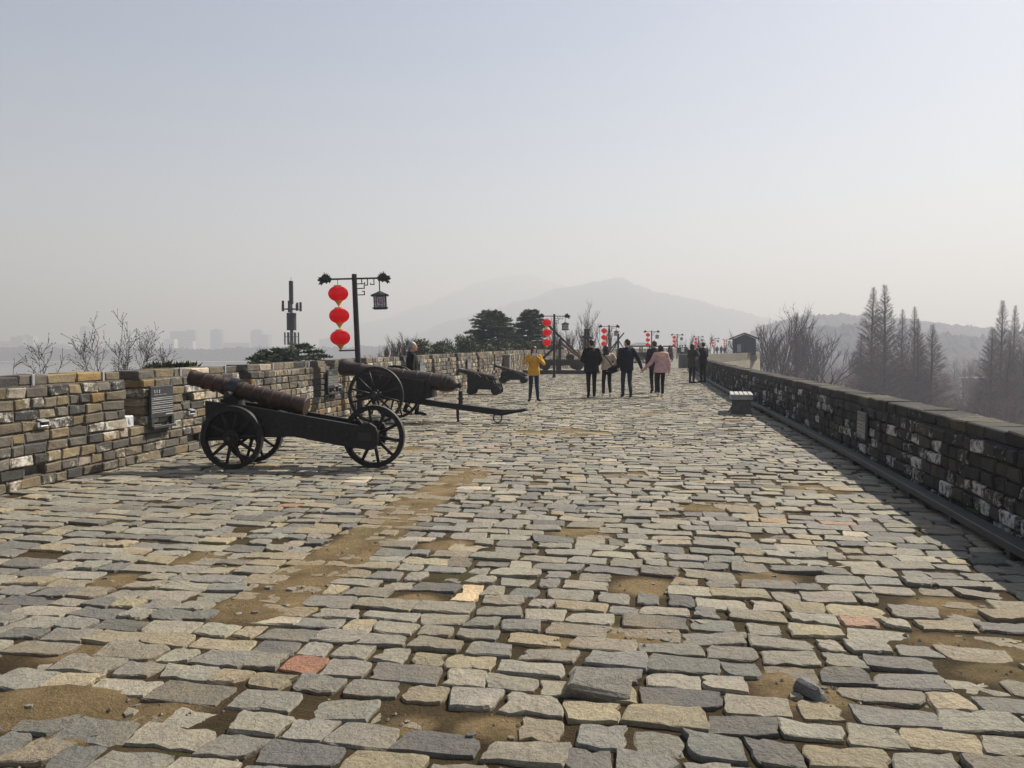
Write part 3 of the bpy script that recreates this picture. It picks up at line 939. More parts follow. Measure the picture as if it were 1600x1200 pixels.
# broken chips of stone left in the worn patches
mb = MB(); rr = random.Random(31)
for _ in range(5200):
    y = 2.4 + 12 * rr.random() ** 1.4; xl, xr = edge_x(y); x = rr.uniform(max(xl + .3, -.72 * y - .3), min(xr - .3, .70 * y + .3))
    d = max(dirt(x, y), mud(x, y) * .7)
    if rr.random() > .02 + d * .35: continue
    s = rr.uniform(.010, .032) * (1.8 if rr.random() < .18 else 1)
    cc = pick(rr, PAL_P); q = rr.uniform(.7, 1.0); mb.col = (cc[0] * q, cc[1] * q, cc[2] * q, .02)
    mb.xf = Matrix.Translation((x, y, bed_z(x, y) - .002)) @ Matrix.Rotation(rr.uniform(0, 6), 4, 'Z') @ Matrix.Rotation(rr.uniform(-.12, .12), 4, 'X')
    n = rr.randint(5, 7); ring = [(s * rr.uniform(.6, 1.1) * math.cos(2 * PI * k / n), s * rr.uniform(.45, .9) * math.sin(2 * PI * k / n)) for k in range(n)]; h = s * rr.uniform(.2, .5)
    vs = [(a, b, -.004) for a, b in ring] + [(a * .82, b * .82, h * rr.uniform(.6, 1.1)) for a, b in ring]
    mb.add(vs, [tuple(range(n, 2 * n))] + [(k, (k + 1) % n, n + (k + 1) % n, n + k) for k in range(n)])
mb.xf = None
tag(mb.build('stone_chips', M['paving'], walk, color=True), kind='stuff')
# grit and crumbs in the joints
mb = MB(); rr = random.Random(3)
for _ in range(2600):
    y = 2.4 + 7 * rr.random() ** 1.5; xl, xr = edge_x(y); x = rr.uniform(max(xl, -.75 * y - .3), min(xr, .72 * y + .3))
    d = max(dirt(x, y), mud(x, y))
    if rr.random() > .15 + d: continue
    s = rr.uniform(.003, .011) * (1.6 if rr.random() < .06 else 1)
    q = rr.uniform(.5, 1.3); mb.col = (.26 * q, .22 * q, .16 * q, -.3)
    mb.xf = Matrix.Translation((x, y, bed_z(x, y) + s * .3)) @ Matrix.Rotation(rr.uniform(0, 6), 4, 'Z')
    mb.add([(-s, -s * .7, 0), (s, -s * .5, 0), (s * .8, s * .8, 0), (-s * .7, s, 0), (rr.uniform(-.3, .3) * s, 0, s)], [(0, 1, 4), (1, 2, 4), (2, 3, 4), (3, 0, 4)])
mb.xf = None
tag(mb.build('grit', M['paving'], walk, color=True), kind='stuff')

# ------------------------------------------------------------------ wheels and cannons
def wheel(parent, c, r, width, nsp, rim, hub_r, hub_l, mats=None, spoke=.022):
    """wheel turning about local y; the rim is the part, spokes and hub its sub-parts"""
    wood, tyre = mats or (M['black_wood'], M['worn_edge'])
    mb = MB(); n = 40
    prof = [(r, -width / 2), (r, width / 2), (r - rim, width / 2 * .85), (r - rim, -width / 2 * .85)]
    vs = []; fs = []
    for k in range(n):
        t = 2 * PI * k / n
        for rr, yy in prof: vs.append((rr * math.cos(t), yy, rr * math.sin(t)))
    for k in range(n):
        for e in range(4):
            a = k * 4 + e; b = k * 4 + (e + 1) % 4; k2 = ((k + 1) % n) * 4
            fs.append((a, b, k2 + (e + 1) % 4, k2 + e)); mb.m.append(1 if e == 0 else 0)
    mm = mb.m; mb.m = []
    mb.add(vs, fs); mb.m = mm
    w = mb.build('wheel', [wood, tyre], parent, fix=True)
    auto_smooth(w, 35)
    w.location = c
    sp = MB(); sp.tube([(0, 0, hub_r * .7), (0, 0, r - rim * .6)], [spoke * 1.15, spoke * .85], 8)
    me = sp.mesh('spoke', wood, True)
    off = RND.uniform(0, .5)
    for k in range(nsp):
        o = link('spoke', me, w); o.rotation_euler = (0, off + 2 * PI * k / nsp, 0)
    hb = MB(); hl = hub_l
    hb.lathe([(-hl, hub_r * .45), (-hl, hub_r * .62), (-hl * .55, hub_r * .72), (-hl * .5, hub_r), (hl * .5, hub_r), (hl * .55, hub_r * .72), (hl, hub_r * .62), (hl, hub_r * .45)], (0, 0, 0), (0, 1, 0), 20)
    auto_smooth(hb.build('hub', wood, w), 30)
    pin = MB(); pin.lathe([(-hl - .03, .018), (-hl - .028, .026), (-hl + .02, .026)], (0, 0, 0), (0, 1, 0), 10)
    pin.build('axle_pin', tyre, w)
    return w
def bolt_row(parent, pts, y, r=.02):
    for x, z in pts:
        mb = MB(); mb.lathe([(0, r), (.012, r), (.02, r * .5)], (x, y, z), (0, -1 if y < 0 else 1, 0), 8); mb.build('bolt', M['black_iron'], parent)

# --- the nearest cannon on its three-wheeled carriage
c1 = thing('cannon', 'rust-brown ringed cannon on a three-wheeled black wooden carriage', 'cannon', (-3.40, 9.92, 0), -.10)
cheek = [(-.38, .83), (-.38, .36), (.75, .40), (1.30, .30), (1.70, .245), (1.76, .26), (1.80, .33), (1.80, .46), (1.77, .53), (1.70, .575), (1.62, .575), (1.56, .545), (.2, .765)]
for s_ in (-1, 1):
    mb = MB(); mb.prism(cheek, s_ * .20 - .032, s_ * .20 + .032); mb.build('cheek', M['black_wood'], c1, fix=True)
    bolt_row(c1, [(.35, .55), (.95, .52), (1.42, .44)], s_ * .233)
    mb = MB(); mb.box((1.64, s_ * .238, .41), (.16, .014, .10), None, .004); mb.build('end_plate', M['black_iron'], c1)
for x, z in ((-.3, .55), (.55, .50), (1.1, .42)):
    mb = MB(); mb.box((x, 0, z), (.09, .338, .11), None, .01); mb.build('transom', M['black_wood'], c1)
mb = MB(); mb.tube([(0, -.40, .39), (0, .40, .39)], .045, 12); mb.build('front_axle', M['black_iron'], c1)
mb = MB(); mb.tube([(1.69, -.24, .39), (1.69, .24, .39)], .035, 12); mb.build('rear_axle', M['black_iron'], c1)
for y_ in (-.315, .315): wheel(c1, (0, y_, .39), .39, .075, 10, .062, .10, .085)
wheel(c1, (1.69, 0, .39), .39, .075, 10, .062, .09, .10)
A, B_ = Vector((-.68, 0, 1.115)), Vector((.83, 0, .745))
ax = (B_ - A).normalized(); Lb = (B_ - A).length
prof = [(0.045, .05), (0, .052), (0, .098), (.02, .106), (.05, .106), (.065, .098)]
rings = [.20, .33, .46, .60, .72, .86, .98, 1.11, 1.23, 1.36]
t = .075
for q in rings:
    rr_ = .093 + .014 * q / Lb
    prof += [(q - .032, rr_), (q - .026, rr_ + .011), (q + .0, rr_ + .015), (q + .014, rr_ + .011), (q + .02, rr_)]
prof += [(Lb - .07, .110), (Lb - .065, .122), (Lb - .01, .122), (Lb, .112), (Lb, .02)]
prof = [(.30, .048)] + prof
mb = MB(); mb.lathe(prof, A, ax, 32, caps=True)
auto_smooth(mb.build('barrel', M['rust'], c1, fix=True), 40)
mb = MB(); p = A + ax * .60
mb.lathe([(0, .118), (0, .135), (.11, .137), (.11, .118)], p - ax * .055, ax, 28); auto_smooth(mb.build('cradle_band', M['black_iron'], c1, fix=True))
mb = MB(); mb.prism([(p.x - .10, p.z - .06), (p.x + .06, p.z - .10), (p.x + .10, .72), (p.x - .13, .76)], -.10, .10)
mb.build('cradle', M['black_wood'], c1, fix=True)
mb = MB(); mb.tube([(p.x, -.24, p.z - .06), (p.x, .24, p.z - .06)], .038, 14); mb.build('trunnion', M['black_iron'], c1)
mb = MB(); mb.prism([(.45, .70), (.80, .62), (.80, .59), (.45, .60)], -.09, .09); mb.build('quoin', M['black_wood'], c1, fix=True)

# --- the second cannon, tall wheels and a long trail
c2 = thing('cannon', 'long brown cannon on two tall spoked wheels with a propped trail beam', 'cannon', (-2.55, 15.9, 0), -.17)
for s_ in (-1, 1):
    mb = MB(); mb.prism([(-.50, .62), (-.50, .90), (-.38, .97), (.86, .84), (.86, .56), (.70, .44), (-.30, .46)], s_ * .22 - .03, s_ * .22 + .03); mb.build('cheek', M['black_wood'], c2, fix=True)
    bolt_row(c2, [(-.2, .7), (.3, .66), (.7, .62)], s_ * .252)
mb = MB(); mb.prism([(.84, .82), (.99, .74), (1.02, .50), (.72, .43), (.72, .80)], -.188, .188); mb.build('tail_box', M['black_wood'], c2, fix=True)
mb = MB(); mb.box((-.1, 0, .50), (.95, .376, .07)); mb.build('bed', M['black_wood'], c2)
mb = MB(); mb.prism([(.15, .52), (.15, .42), (2.30, .16), (2.42, .155), (2.90, .25), (2.90, .275), (2.42, .265), (2.30, .28)], -.085, .085); mb.build('trail_beam', M['black_wood'], c2, fix=True)
mb = MB(); mb.box((2.62, 0, .25), (.50, .24, .022), Matrix.Rotation(-.16, 3, 'Y')); mb.build('trail_plate', M['worn_edge'], c2)
mb = MB(); pts = [(2.30 + .085 * math.sin(2 * PI * k / 18), .0, .095 - .085 * math.cos(2 * PI * k / 18) + .0) for k in range(19)]
mb.tube(pts, .013, 8, caps=False); mb.build('tow_ring', M['black_iron'], c2)
mb = MB(); mb.tube([(1.50, 0, .0), (1.49, 0, .12), (1.485, 0, .34)], [.022, .03, .03], 10); mb.build('prop_leg', M['black_iron'], c2)
mb = MB(); mb.tube([(1.55, 0, .33), (1.55, 0, .62)], [.045, .04], 10); mb.tube([(1.55, 0, .45), (1.55, 0, .49)], .062, 12); mb.build('elevating_screw', M['black_iron'], c2)
mb = MB(); mb.tube([(0, -.74, .56), (0, .74, .56)], .05, 12); mb.build('axle', M['black_iron'], c2)
for y_ in (-.60, .60): wheel(c2, (0, y_, .56), .56, .07, 12, .055, .11, .12, spoke=.02)
A, B_ = Vector((-.95, 0, 1.095)), Vector((1.46, 0, .745)); ax = (B_ - A).normalized(); Lb = (B_ - A).length
prof = [(.30, .06), (.02, .062), (0, .075), (0, .155), (.02, .170), (.07, .172), (.12, .158), (.20, .138), (.26, .132), (.40, .130), (.42, .144), (.45, .144), (.47, .132)]
for q, rr_ in ((.95, .140), (1.32, .147), (1.62, .154), (1.90, .160)):
    prof += [(q - .03, rr_), (q - .02, rr_ + .014), (q + .02, rr_ + .014), (q + .03, rr_ + .002)]
prof += [(2.12, .168), (2.13, .18), (2.17, .18), (2.18, .165), (2.21, .165), (2.22, .174), (2.26, .174), (2.27, .155), (2.31, .152), (2.32, .160), (2.35, .155), (2.36, .13), (2.40, .125), (2.42, .10), (2.45, .06), (2.48, .05), (2.51, .065), (2.54, .06), (2.56, .02)]
mb = MB(); mb.lathe(prof, A, ax, 32); auto_smooth(mb.build('barrel', M['gun'], c2, fix=True), 40)
p = A + ax * 1.15
mb = MB(); mb.tube([(p.x, -.27, p.z - .03), (p.x, .27, p.z - .03)], .055, 14); mb.build('trunnion', M['gun'], c2)
mb = MB(); mb.prism([(-.30, .93), (.75, .80), (.75, .62), (-.30, .70)], -.12, .12); mb.build('cradle', M['black_wood'], c2, fix=True)

# --- two small truck-carriage cannons
def truck_cannon(label, loc, rz, body, wheels, A, B_, r0, r1):
    c = thing('cannon', label, 'cannon', loc, rz)
    for s_ in (-1, 1):
        mb = MB(); mb.prism(body, s_ * .17 - .035, s_ * .17 + .035); mb.build('cheek', M['black_wood'], c, fix=True)
    xs = [x for x, z in body]
    mb = MB(); mb.box(((min(xs) + max(xs)) / 2, 0, .2), (max(xs) - min(xs) - .06, .268, .07)); mb.build('bed', M['black_wood'], c)
    for x, r_ in wheels:
        mb = MB(); mb.tube([(x, -.30, r_), (x, .30, r_)], .03, 10); mb.build('axle', M['black_iron'], c)
        for y_ in (-.26, .26):
            mb = MB(); mb.lathe([(-.035, .02), (-.035, r_ * .93), (-.025, r_), (.025, r_), (.035, r_ * .93), (.035, .02)], (x, y_, r_), (0, 1, 0), 24)
            mb.lathe([(-.06, .035), (.06, .035)], (x, y_, r_), (0, 1, 0), 12)
            auto_smooth(mb.build('truck_wheel', M['black_wood'], c, fix=True))
    ax = (B_ - A).normalized(); Lb = (B_ - A).length
    prof = [(.15, r0 * .5), (0, r0 * .5), (0, r0 * 1.2), (.04, r0 * 1.25), (.08, r0)]
    for q in (.3, .5, .7, .85):
        rr_ = r0 + (r1 - r0) * q
        prof += [(q * Lb - .02, rr_), (q * Lb - .012, rr_ + .01), (q * Lb + .012, rr_ + .01), (q * Lb + .02, rr_)]
    prof += [(Lb - .06, r1), (Lb - .05, r1 * 1.12), (Lb - .01, r1 * 1.1), (Lb, r1 * .6), (Lb + .03, r1 * .3), (Lb + .06, r1 * .42), (Lb + .09, r1 * .1)]
    mb = MB(); mb.lathe(prof, A, ax, 24); auto_smooth(mb.build('barrel', M['gun'], c, fix=True))
    p = A + ax * Lb * .5
    mb = MB(); mb.tube([(p.x, -.23, p.z), (p.x, .23, p.z)], .035, 12); mb.build('trunnion', M['gun'], c)
    return c
p3 = gp(752, 617)
truck_cannon('small dark cannon on a blocky stepped carriage with four truck wheels', (p3.x, p3.y + .25, 0), -.16,
             [(-.42, .18), (-.42, .66), (-.10, .66), (.02, .56), (.18, .56), (.26, .45), (.40, .45), (.46, .34), (.62, .34), (.66, .18)],
             ((-.30, .125), (.50, .15)), Vector((-.76, 0, .77)), Vector((.42, 0, .50)), .065, .095)
p4 = gp(800, 599)
truck_cannon('small steeply raised cannon on a low wedge carriage beside the yellow coat', (p4.x, p4.y + .25, 0), -.14,
             [(-.45, .14), (-.45, .42), (-.30, .50), (.10, .50), (.58, .26), (.64, .14)],
             ((-.36, .15), (.50, .14)), Vector((-.70, 0, .72)), Vector((.58, 0, .33)), .05, .08)

# ------------------------------------------------------------------ lamp posts with lantern strings
DRAGON = [(0, -.03), (.03, -.075), (.06, -.05), (.10, -.085), (.13, -.06), (.17, -.075), (.20, -.115), (.225, -.085), (.26, -.10), (.235, -.055), (.215, -.045), (.25, -.035), (.275, -.02), (.27, .005),
          (.24, .01), (.27, .04), (.235, .04), (.20, .045), (.175, .07), (.165, .10), (.15, .075), (.135, .14), (.115, .085), (.09, .125), (.085, .075), (.05, .11), (.055, .06), (.015, .075), (.025, .035), (-.01, .03)]
def dragon(parent, x, z, d):
    mb = MB(); poly = [(x + d * a * 1.05, z + b_ * 1.15) for a, b_ in DRAGON]
    if d < 0: poly = poly[::-1]
    mb.prism(poly, -.022, .022)
    o = mb.build('dragon_head', M['black_iron'], parent, fix=True)
    jb = MB(); jb.ell((x + d * .14, 0, z + .0), (.10, .042, .055), 10, 6); jb.build('dragon_cheek', M['black_iron'], o)
def lamp_proto(detail=True):
    root = thing('lamp_post', 'x', 'lamp post')
    H = 3.10
    mb = MB(); mb.tube([(0, 0, 0), (0, 0, 1.2), (0, 0, H)], [.068, .062, .055], 14); mb.build('pole', M['black_iron'], root, smooth=False)
    auto_smooth(root.children[0], 40)
    mb = MB(); mb.lathe([(0, .12), (.03, .12), (.05, .09), (.16, .075)], (0, 0, 0), (0, 0, 1), 14); mb.build('foot', M['black_iron'], root)
    mb = MB(); mb.box((0, 0, 3.0), (1.06, .032, .036)); mb.build('cross_arm', M['black_iron'], root)
    mb = MB(); mb.box((-.20, 0, 1.44), (.40, .03, .032)); mb.build('lower_arm', M['black_iron'], root)
    dragon(root, -.50, 3.0, -1); dragon(root, .50, 3.0, 1)
    if detail:
        mb = MB(); w = .02
        for pts in ([(.05, 2.885), (.22, 2.885), (.22, 2.91)], [(.155, 2.98), (.155, 2.90)], [(.05, 2.785), (.205, 2.785), (.205, 2.855), (.28, 2.855), (.28, 2.98)], [(.42, 2.98), (.42, 2.865), (.345, 2.865), (.345, 2.89)],
                    [(.05, 2.645), (.205, 2.645), (.205, 2.72), (.165, 2.72)]):
            for i, (a, b_) in enumerate(zip(pts, pts[1:])):
                dx, dz = b_[0] - a[0], b_[1] - a[1]; e = w / 2
                cx, cz = (a[0] + b_[0]) / 2, (a[1] + b_[1]) / 2
                mb.box((cx, 0, cz), (abs(dx) + (w if dx else w), .02 + .002 * i, abs(dz) + w))
        mb.build('scroll_bracket', M['black_iron'], root)
    mb = MB(); mb.tube([(.535, 0, 2.98), (.535, 0, 2.70)], .012, 8); mb.build('hanger', M['black_iron'], root)
    # square palace lamp
    lamp = MB(); cx, cz = .535, 2.46; s = .155
    for sx in (-1, 1):
        for sy in (-1, 1): lamp.box((cx + sx * s, sy * s, cz), (.024, .024, .34))
    lamp.box((cx, 0, cz - .175), (.40, .40, .026)); lamp.box((cx, 0, cz - .20), (.34, .34, .02))
    vs = [(cx - .235, -.235, cz + .165), (cx + .235, -.235, cz + .165), (cx + .235, .235, cz + .165), (cx - .235, .235, cz + .165), (cx - .02, -.02, cz + .275), (cx + .02, -.02, cz + .275), (cx + .02, .02, cz + .275), (cx - .02, .02, cz + .275),
          (cx - .235, -.235, cz + .145), (cx + .235, -.235, cz + .145), (cx + .235, .235, cz + .145), (cx - .235, .235, cz + .145)]
    lamp.add(vs, [(0, 1, 5, 4), (1, 2, 6, 5), (2, 3, 7, 6), (3, 0, 4, 7), (4, 5, 6, 7), (8, 11, 10, 9), (0, 8, 9, 1), (1, 9, 10, 2), (2, 10, 11, 3), (3, 11, 8, 0)])
    lo = lamp.build('palace_lamp', M['black_iron'], root); lo.scale = (.82,) * 3; lo.location = (cx * .18, 0, (cz + .275) * .18 - .02)
    for k in range(4):
        R_ = Matrix.Translation((cx, 0, cz)) @ Matrix.Rotation(k * PI / 2, 4, 'Z')
        mb = MB(); mb.xf = R_; mb.box((0, -s + .004, -.003), (2 * s - .026, .006, .318)); mb.build('pane', M['milk'], lo)
        if detail:
            mb = MB(); mb.xf = R_; y = -s - .003
            for sx in (-1, 1): mb.box((sx * .088, y, 0), (.013, .010, .237)); mb.box((sx * .119, y, 0), (.05, .008, .013))
            for sz in (-1, 1): mb.box((0, y, sz * .125), (.189, .011, .013)); mb.box((0, y, sz * .143), (.013, .008, .026))
            mb.build('lattice', M['black_iron'], lo)
            mb = MB(); mb.xf = R_; y = -s + .0
            for x0, x1, z in ((-.05, -.01, .06), (-.03, -.03, .03), (-.052, -.012, .022), (.005, .052, .062), (.008, .05, .035), (.008, .05, .008), (.005, .052, -.05), (.005, .052, -.075)): mb.box(((x0 + x1) / 2, y - .001, z), (max(x1 - x0, .008), .006, .011))
            for x, z0, z1 in ((-.032, -.078, .06), (-.05, -.04, .005), (-.014, -.04, .005), (.007, -.08, -.02), (.05, -.08, -.02), (.028, -.08, .035)): mb.box((x, y - .002, (z0 + z1) / 2), (.010, .006, z1 - z0))
            mb.build('lamp_print', M['lamp_print'], lo)
    return root
def lantern_proto():
    root = thing('lantern_string', 'x', 'lanterns')
    mb = MB(); mb.tube([(-.36, 0, 2.98), (-.36, 0, 1.45)], .006, 6); mb.build('cord', M['black_iron'], root)
    body = MB(); n = 48; rings = 14; vs = []; fs = []
    for j in range(rings + 1):
        t = PI * (.09 + .82 * j / rings)
        for k in range(n):
            rib = .955 if k % 3 == 0 else 1
            rr_ = .218 * math.sin(t) ** .9 * rib
            vs.append((rr_ * math.cos(2 * PI * k / n), rr_ * math.sin(2 * PI * k / n), .168 * math.cos(t)))
    for j in range(rings):
        for k in range(n): fs.append((j * n + k, (j + 1) * n + k, (j + 1) * n + (k + 1) % n, j * n + (k + 1) % n))
    body.add(vs, fs); me = body.mesh('lantern', M['lantern'], True)
    capm = MB(); capm.lathe([(.140, .08), (.142, .102), (.180, .092), (.184, .02)], (0, 0, 0), (0, 0, 1), 20); capm = capm.mesh('cap', M['gold'])
    tas = MB(); tas.lathe([(-.140, .108), (-.163, .085), (-.185, .070), (-.187, .058), (-.215, .052), (-.217, .040), (-.245, .034), (-.247, .022), (-.275, .016), (-.285, .004)], (0, 0, 0), (0, 0, 1), 16); tas = tas.mesh('tassel', M['gold'])
    for z in (2.685, 2.205, 1.725):
        o = link('lantern', me, root); o.location = (-.36, 0, z)
        link('cap', capm, o); link('tassel', tas, o)
    return root
lp0, ls0 = lamp_proto(True), lantern_proto()
POSTS = [(gp(566, 650), -.05, 'behind the tall-wheeled cannon'), (None, 0, 'beside the timber stone-thrower'), (None, 0, 'behind the couple arm in arm'), (None, 0, 'by the roofed siege cart')]
ppos = [Vector((-3.34, 17.3, 0)), at(866, 542, 38.3), at(951.5, 542, 57.5), at(1018, 542, 77), at(1058, 542, 96.5), at(1091, 542, 116), at(1117, 542, 138), at(1135, 542, 158)]
LP_LAB = ['tall black lamp post with dragon-head arms beside the tall-wheeled cannon', 'black lamp post with dragon-head arms rising behind the timber stone-thrower', 'black dragon-arm lamp post behind the couple walking arm in arm',
          'black dragon-arm lamp post standing by the roofed siege cart']
LS_LAB = ['three red lanterns strung on the lamp post beside the tall-wheeled cannon', 'three red lanterns strung on the lamp post behind the timber stone-thrower', 'three red lanterns strung behind the couple walking arm in arm',
          'three red lanterns strung on the lamp post by the roofed siege cart']
LP_FAR = ['hazy lamp post next past the siege cart, near the far backpack walker', 'hazy lamp post behind the person in the red jacket', 'thin hazy lamp post by the tiny far figures, second nearest the hut', 'last thin lamp post, nearest the guard hut']
LS_FAR = ['small red lantern string near the far backpack walker', 'small pale red lantern string behind the person in the red jacket', 'tiny pale red lantern string by the tiny far figures', 'tiniest pale red lantern string, nearest the guard hut']
for i, p in enumerate(ppos):
    a = lp0 if i == 0 else copy_tree(lp0); b_ = ls0 if i == 0 else copy_tree(ls0)
    for o in (a, b_):
        o.location = (p.x, p.y, -.01); o.rotation_euler = (0, -.035 if i == 0 else 0, (.12, .1, .05, 0, 0, 0, 0, 0)[i])
        o['group'] = 'lamp posts along the wall' if o is a else 'red lantern strings along the wall'
    a['label'] = LP_LAB[i] if i < 4 else LP_FAR[i - 4]
    b_['label'] = LS_LAB[i] if i < 4 else LS_FAR[i - 4]

# ------------------------------------------------------------------ signs, wall lights and other fittings
def glyphs(mb, x0, z0, n, w, h, y, r):
    """unreadable small characters: a few strokes each"""
    for k in range(n):
        cx = x0 + k * w * 1.25
        for _ in range(3): mb.box((cx + r.uniform(-.1, .1) * w, y, z0 + r.uniform(-.4, .4) * h), (w * r.uniform(.5, .9), .002, h * .13))
        for _ in range(2): mb.box((cx + r.uniform(-.3, .3) * w, y - .0006, z0 + r.uniform(-.1, .1) * h), (w * .13, .002, h * r.uniform(.5, .95)))
def wall_sign(path, side, y, w, zt, zb, mat, label, window=True, seed=1, off=.0):
    F = frame(path, path.s_at_y(y), side)
    s = thing('wall_sign', label, 'sign'); s.matrix_world = F @ Matrix.Translation((0, -.045 - off, 0))
    dirx = 1 if side < 0 else -1                    # reading direction along the wall
    H = zt - zb; pz = zb + (H * .26 if window else 0)
    mb = MB(); mb.box((0, 0, (zt + pz) / 2), (w, .03, zt - pz), None, .004); mb.build('board', mat, s)
    if window:
        mb = MB()
        for sx in (-1, 1): mb.box((sx * (w / 2 - .025), .002, (zb + pz) / 2), (.05, .05, pz - zb - .004))
        mb.box((0, -.01, zb + .02), (w + .004, .085, .036), None, .004); mb.build('frame', mat, s)
    for sx in (-1, 1):
        mb = MB(); mb.box((sx * w * .3, .045, zt - .08), (.03, .085, .03)); mb.build('bracket', M['black_iron'], s)
    r_ = random.Random(seed); mb = MB(); y_ = -.0165
    L_ = -w / 2 * dirx; k = w / .5
    # local x grows along the path; lay out from the reader's left
    def X(u): return L_ + dirx * u * w
    tx = MB(); hh = zt - pz
    for q in range(3): glyphs(tx, X(.17 + q * .10), zt - hh * .17, 1, .034 * k, .05 * k, y_, r_)
    for q in range(14): 
        if q % 5 != 4: tx.box((X(.16 + q * .04), y_, zt - hh * .27), (.012 * k, .002, .007))
    for q, zz in enumerate((.36, .49, .52, .63, .66, .77, .80, .90)[:8]):
        if q % 2 == 0: tx.box((0, y_, zt - hh * (.37 + q * .068)), (w * .94, .002, .006))
        else: tx.box((0, y_, zt - hh * (.37 + q * .068 - .012)), (w * .94, .002, .006)); 
        if q % 2 == 0 and q < 6:
            for c in range(4 - (q > 1)): glyphs(tx, X(.17 + c * .085), zt - hh * (.37 + q * .068 + .035), 1, .022 * k, .026 * k, y_, r_)
    tx.box((X(.8), y_, pz + .035), (.16 * k, .002, .012))
    tx.build('lettering', M['letter'], s)
    return s
wall_sign(LEFT, -1, 10.50, .50, .98, .42, M['sign'], 'black information board with pale lettering on the wall beyond the ringed cannon', seed=2)
wall_sign(LEFT, -1, 16.35, .56, 1.03, .52, M['sign'], 'black information board on the wall between the two big cannons', seed=3)
wall_sign(LEFT, -1, 22.9, .52, 1.06, .62, M['sign_grey'], 'blue-grey information board on the wall behind the grey-haired man', seed=4)
wall_sign(LEFT, -1, 28.3, .50, 1.06, .55, M['sign_grey'], 'blue-grey information board on the wall above the blocky small cannon', seed=5)
yy = 10.05
wall_sign(RIGHT, 1, 10.1, .42, .66, .32, plain('dull_plaque', (.075, .078, .08), .5, var=.2, scale=6), 'dim grey plaque with text on the shaded dark parapet', window=False, seed=6)
def wall_light(px, py, label):
    # where the view ray meets the sunlit parapet
    d = ray(px, py); best = None
    for k in range(400):
        y = 6 + k * .04; p = Vector((0, 0, CAM_H)) + d * (y / d.y)
        e = abs(LEFT.x_at_y(y) - p.x)
        if best is None or e < best[0]: best = (e, y, p.z)
    F = frame(LEFT, LEFT.s_at_y(best[1]), -1)
    o = thing('wall_light', label, 'light'); o.matrix_world = F @ Matrix.Translation((0, 0, best[2]))
    mb = MB(); mb.box((0, -.02, .028), (.11, .07, .012), Matrix.Rotation(.35, 3, 'X'), .003); mb.build('hood', M['grey_metal'], o)
    mb = MB(); mb.box((0, -.02, -.042), (.11, .05, .014), Matrix.Rotation(-.6, 3, 'X'), .003); mb.build('lens_plate', M['grey_metal'], o)
    mb = MB(); mb.box((0, .02, -.008), (.10, .06, .05)); mb.build('housing', M['black_iron'], o)
    for sx in (-1, 1):
        mb = MB(); mb.box((sx * .082, -.01, -.012), (.03, .06, .05)); mb.build('bracket', M['grey_metal'], o)
wall_light(66, 661, 'small pale metal wall light under a missing brick left of the lettered board')
wall_light(297, 643, 'small pale metal wall light just beneath the ringed cannon muzzle')
wall_light(529, 603, 'small pale metal wall light beside the black board between big cannons')
F = frame(LEFT, GAPS[[abs(LEFT.pos(g).y - 9.84) < .5 for g in GAPS].index(True)] + .10, -1)
mb = MB(); mb.box((0, 0, .075), (.17, .17, .15), None, .012); mb.ell((.0, -.088, .085), (.03, .008, .045), 10, 6)
o = mb.build('light_box', plain('pale_grey_box', (.50, .52, .54), .5, var=.15, scale=9)); o.matrix_world = F @ Matrix.Translation((0, .11, .478))
tag(o, 'pale grey box sitting in the wall gap next to the lettered board', 'box')
par = [o for o in bpy.data.objects if o.name == 'brick_parapet'][0]
for y_ in (8.4, 9.5, 11.1, 12.3, 13.9, 15.4, 17.9, 19.3, 20.7):
    mb = MB(); mb.box((0, 0, 0), (.036, .02, .118), None, .003); o = mb.build('cap_clamp', M['grey_metal'], par)
    o.matrix_local = frame(LEFT, LEFT.s_at_y(y_), -1) @ Matrix.Translation((0, .052, 1.146 * (1 + .1 * min(1, max(0, (y_ - 12) / 24)))))
# grey post against the wall
pp = frame(LEFT, LEFT.s_at_y(34.6), -1)
ps = thing('stone_pillar', 'squat grey pillar against the crenellated wall beside the yellow coat', 'pillar'); ps.matrix_world = pp @ Matrix.Translation((0, -.16, 0))
mb = MB(); mb.box((0, 0, .56), (.34, .28, 1.12), None, .015); mb.build('shaft', M['grey_post'], ps)
mb = MB(); mb.box((0, 0, 1.15), (.40, .33, .06), None, .01); mb.build('top_slab', M['bench_wood'], ps)
# cable tray along the foot of the right parapet
tr = thing('cable_tray', 'long dark grey metal cable tray on short feet along the shaded parapet', 'cable tray')
sweep('channel', RIGHT, 1, .3, RIGHT.s_at_y(46), .6, [(-.19, .06), (-.19, .115), (-.185, .12), (-.065, .12), (-.06, .115), (-.06, .06), (-.19, .06)], M['tray'], tr)
sfoot = MB(); sfoot.box((0, -.125, .02), (.06, .10, .086)); sfm = sfoot.mesh('foot', M['tray'])
d = .6
while d < RIGHT.s_at_y(45):
    o = link('foot', sfm, tr); o.matrix_local = frame(RIGHT, d, 1); d += 1.15
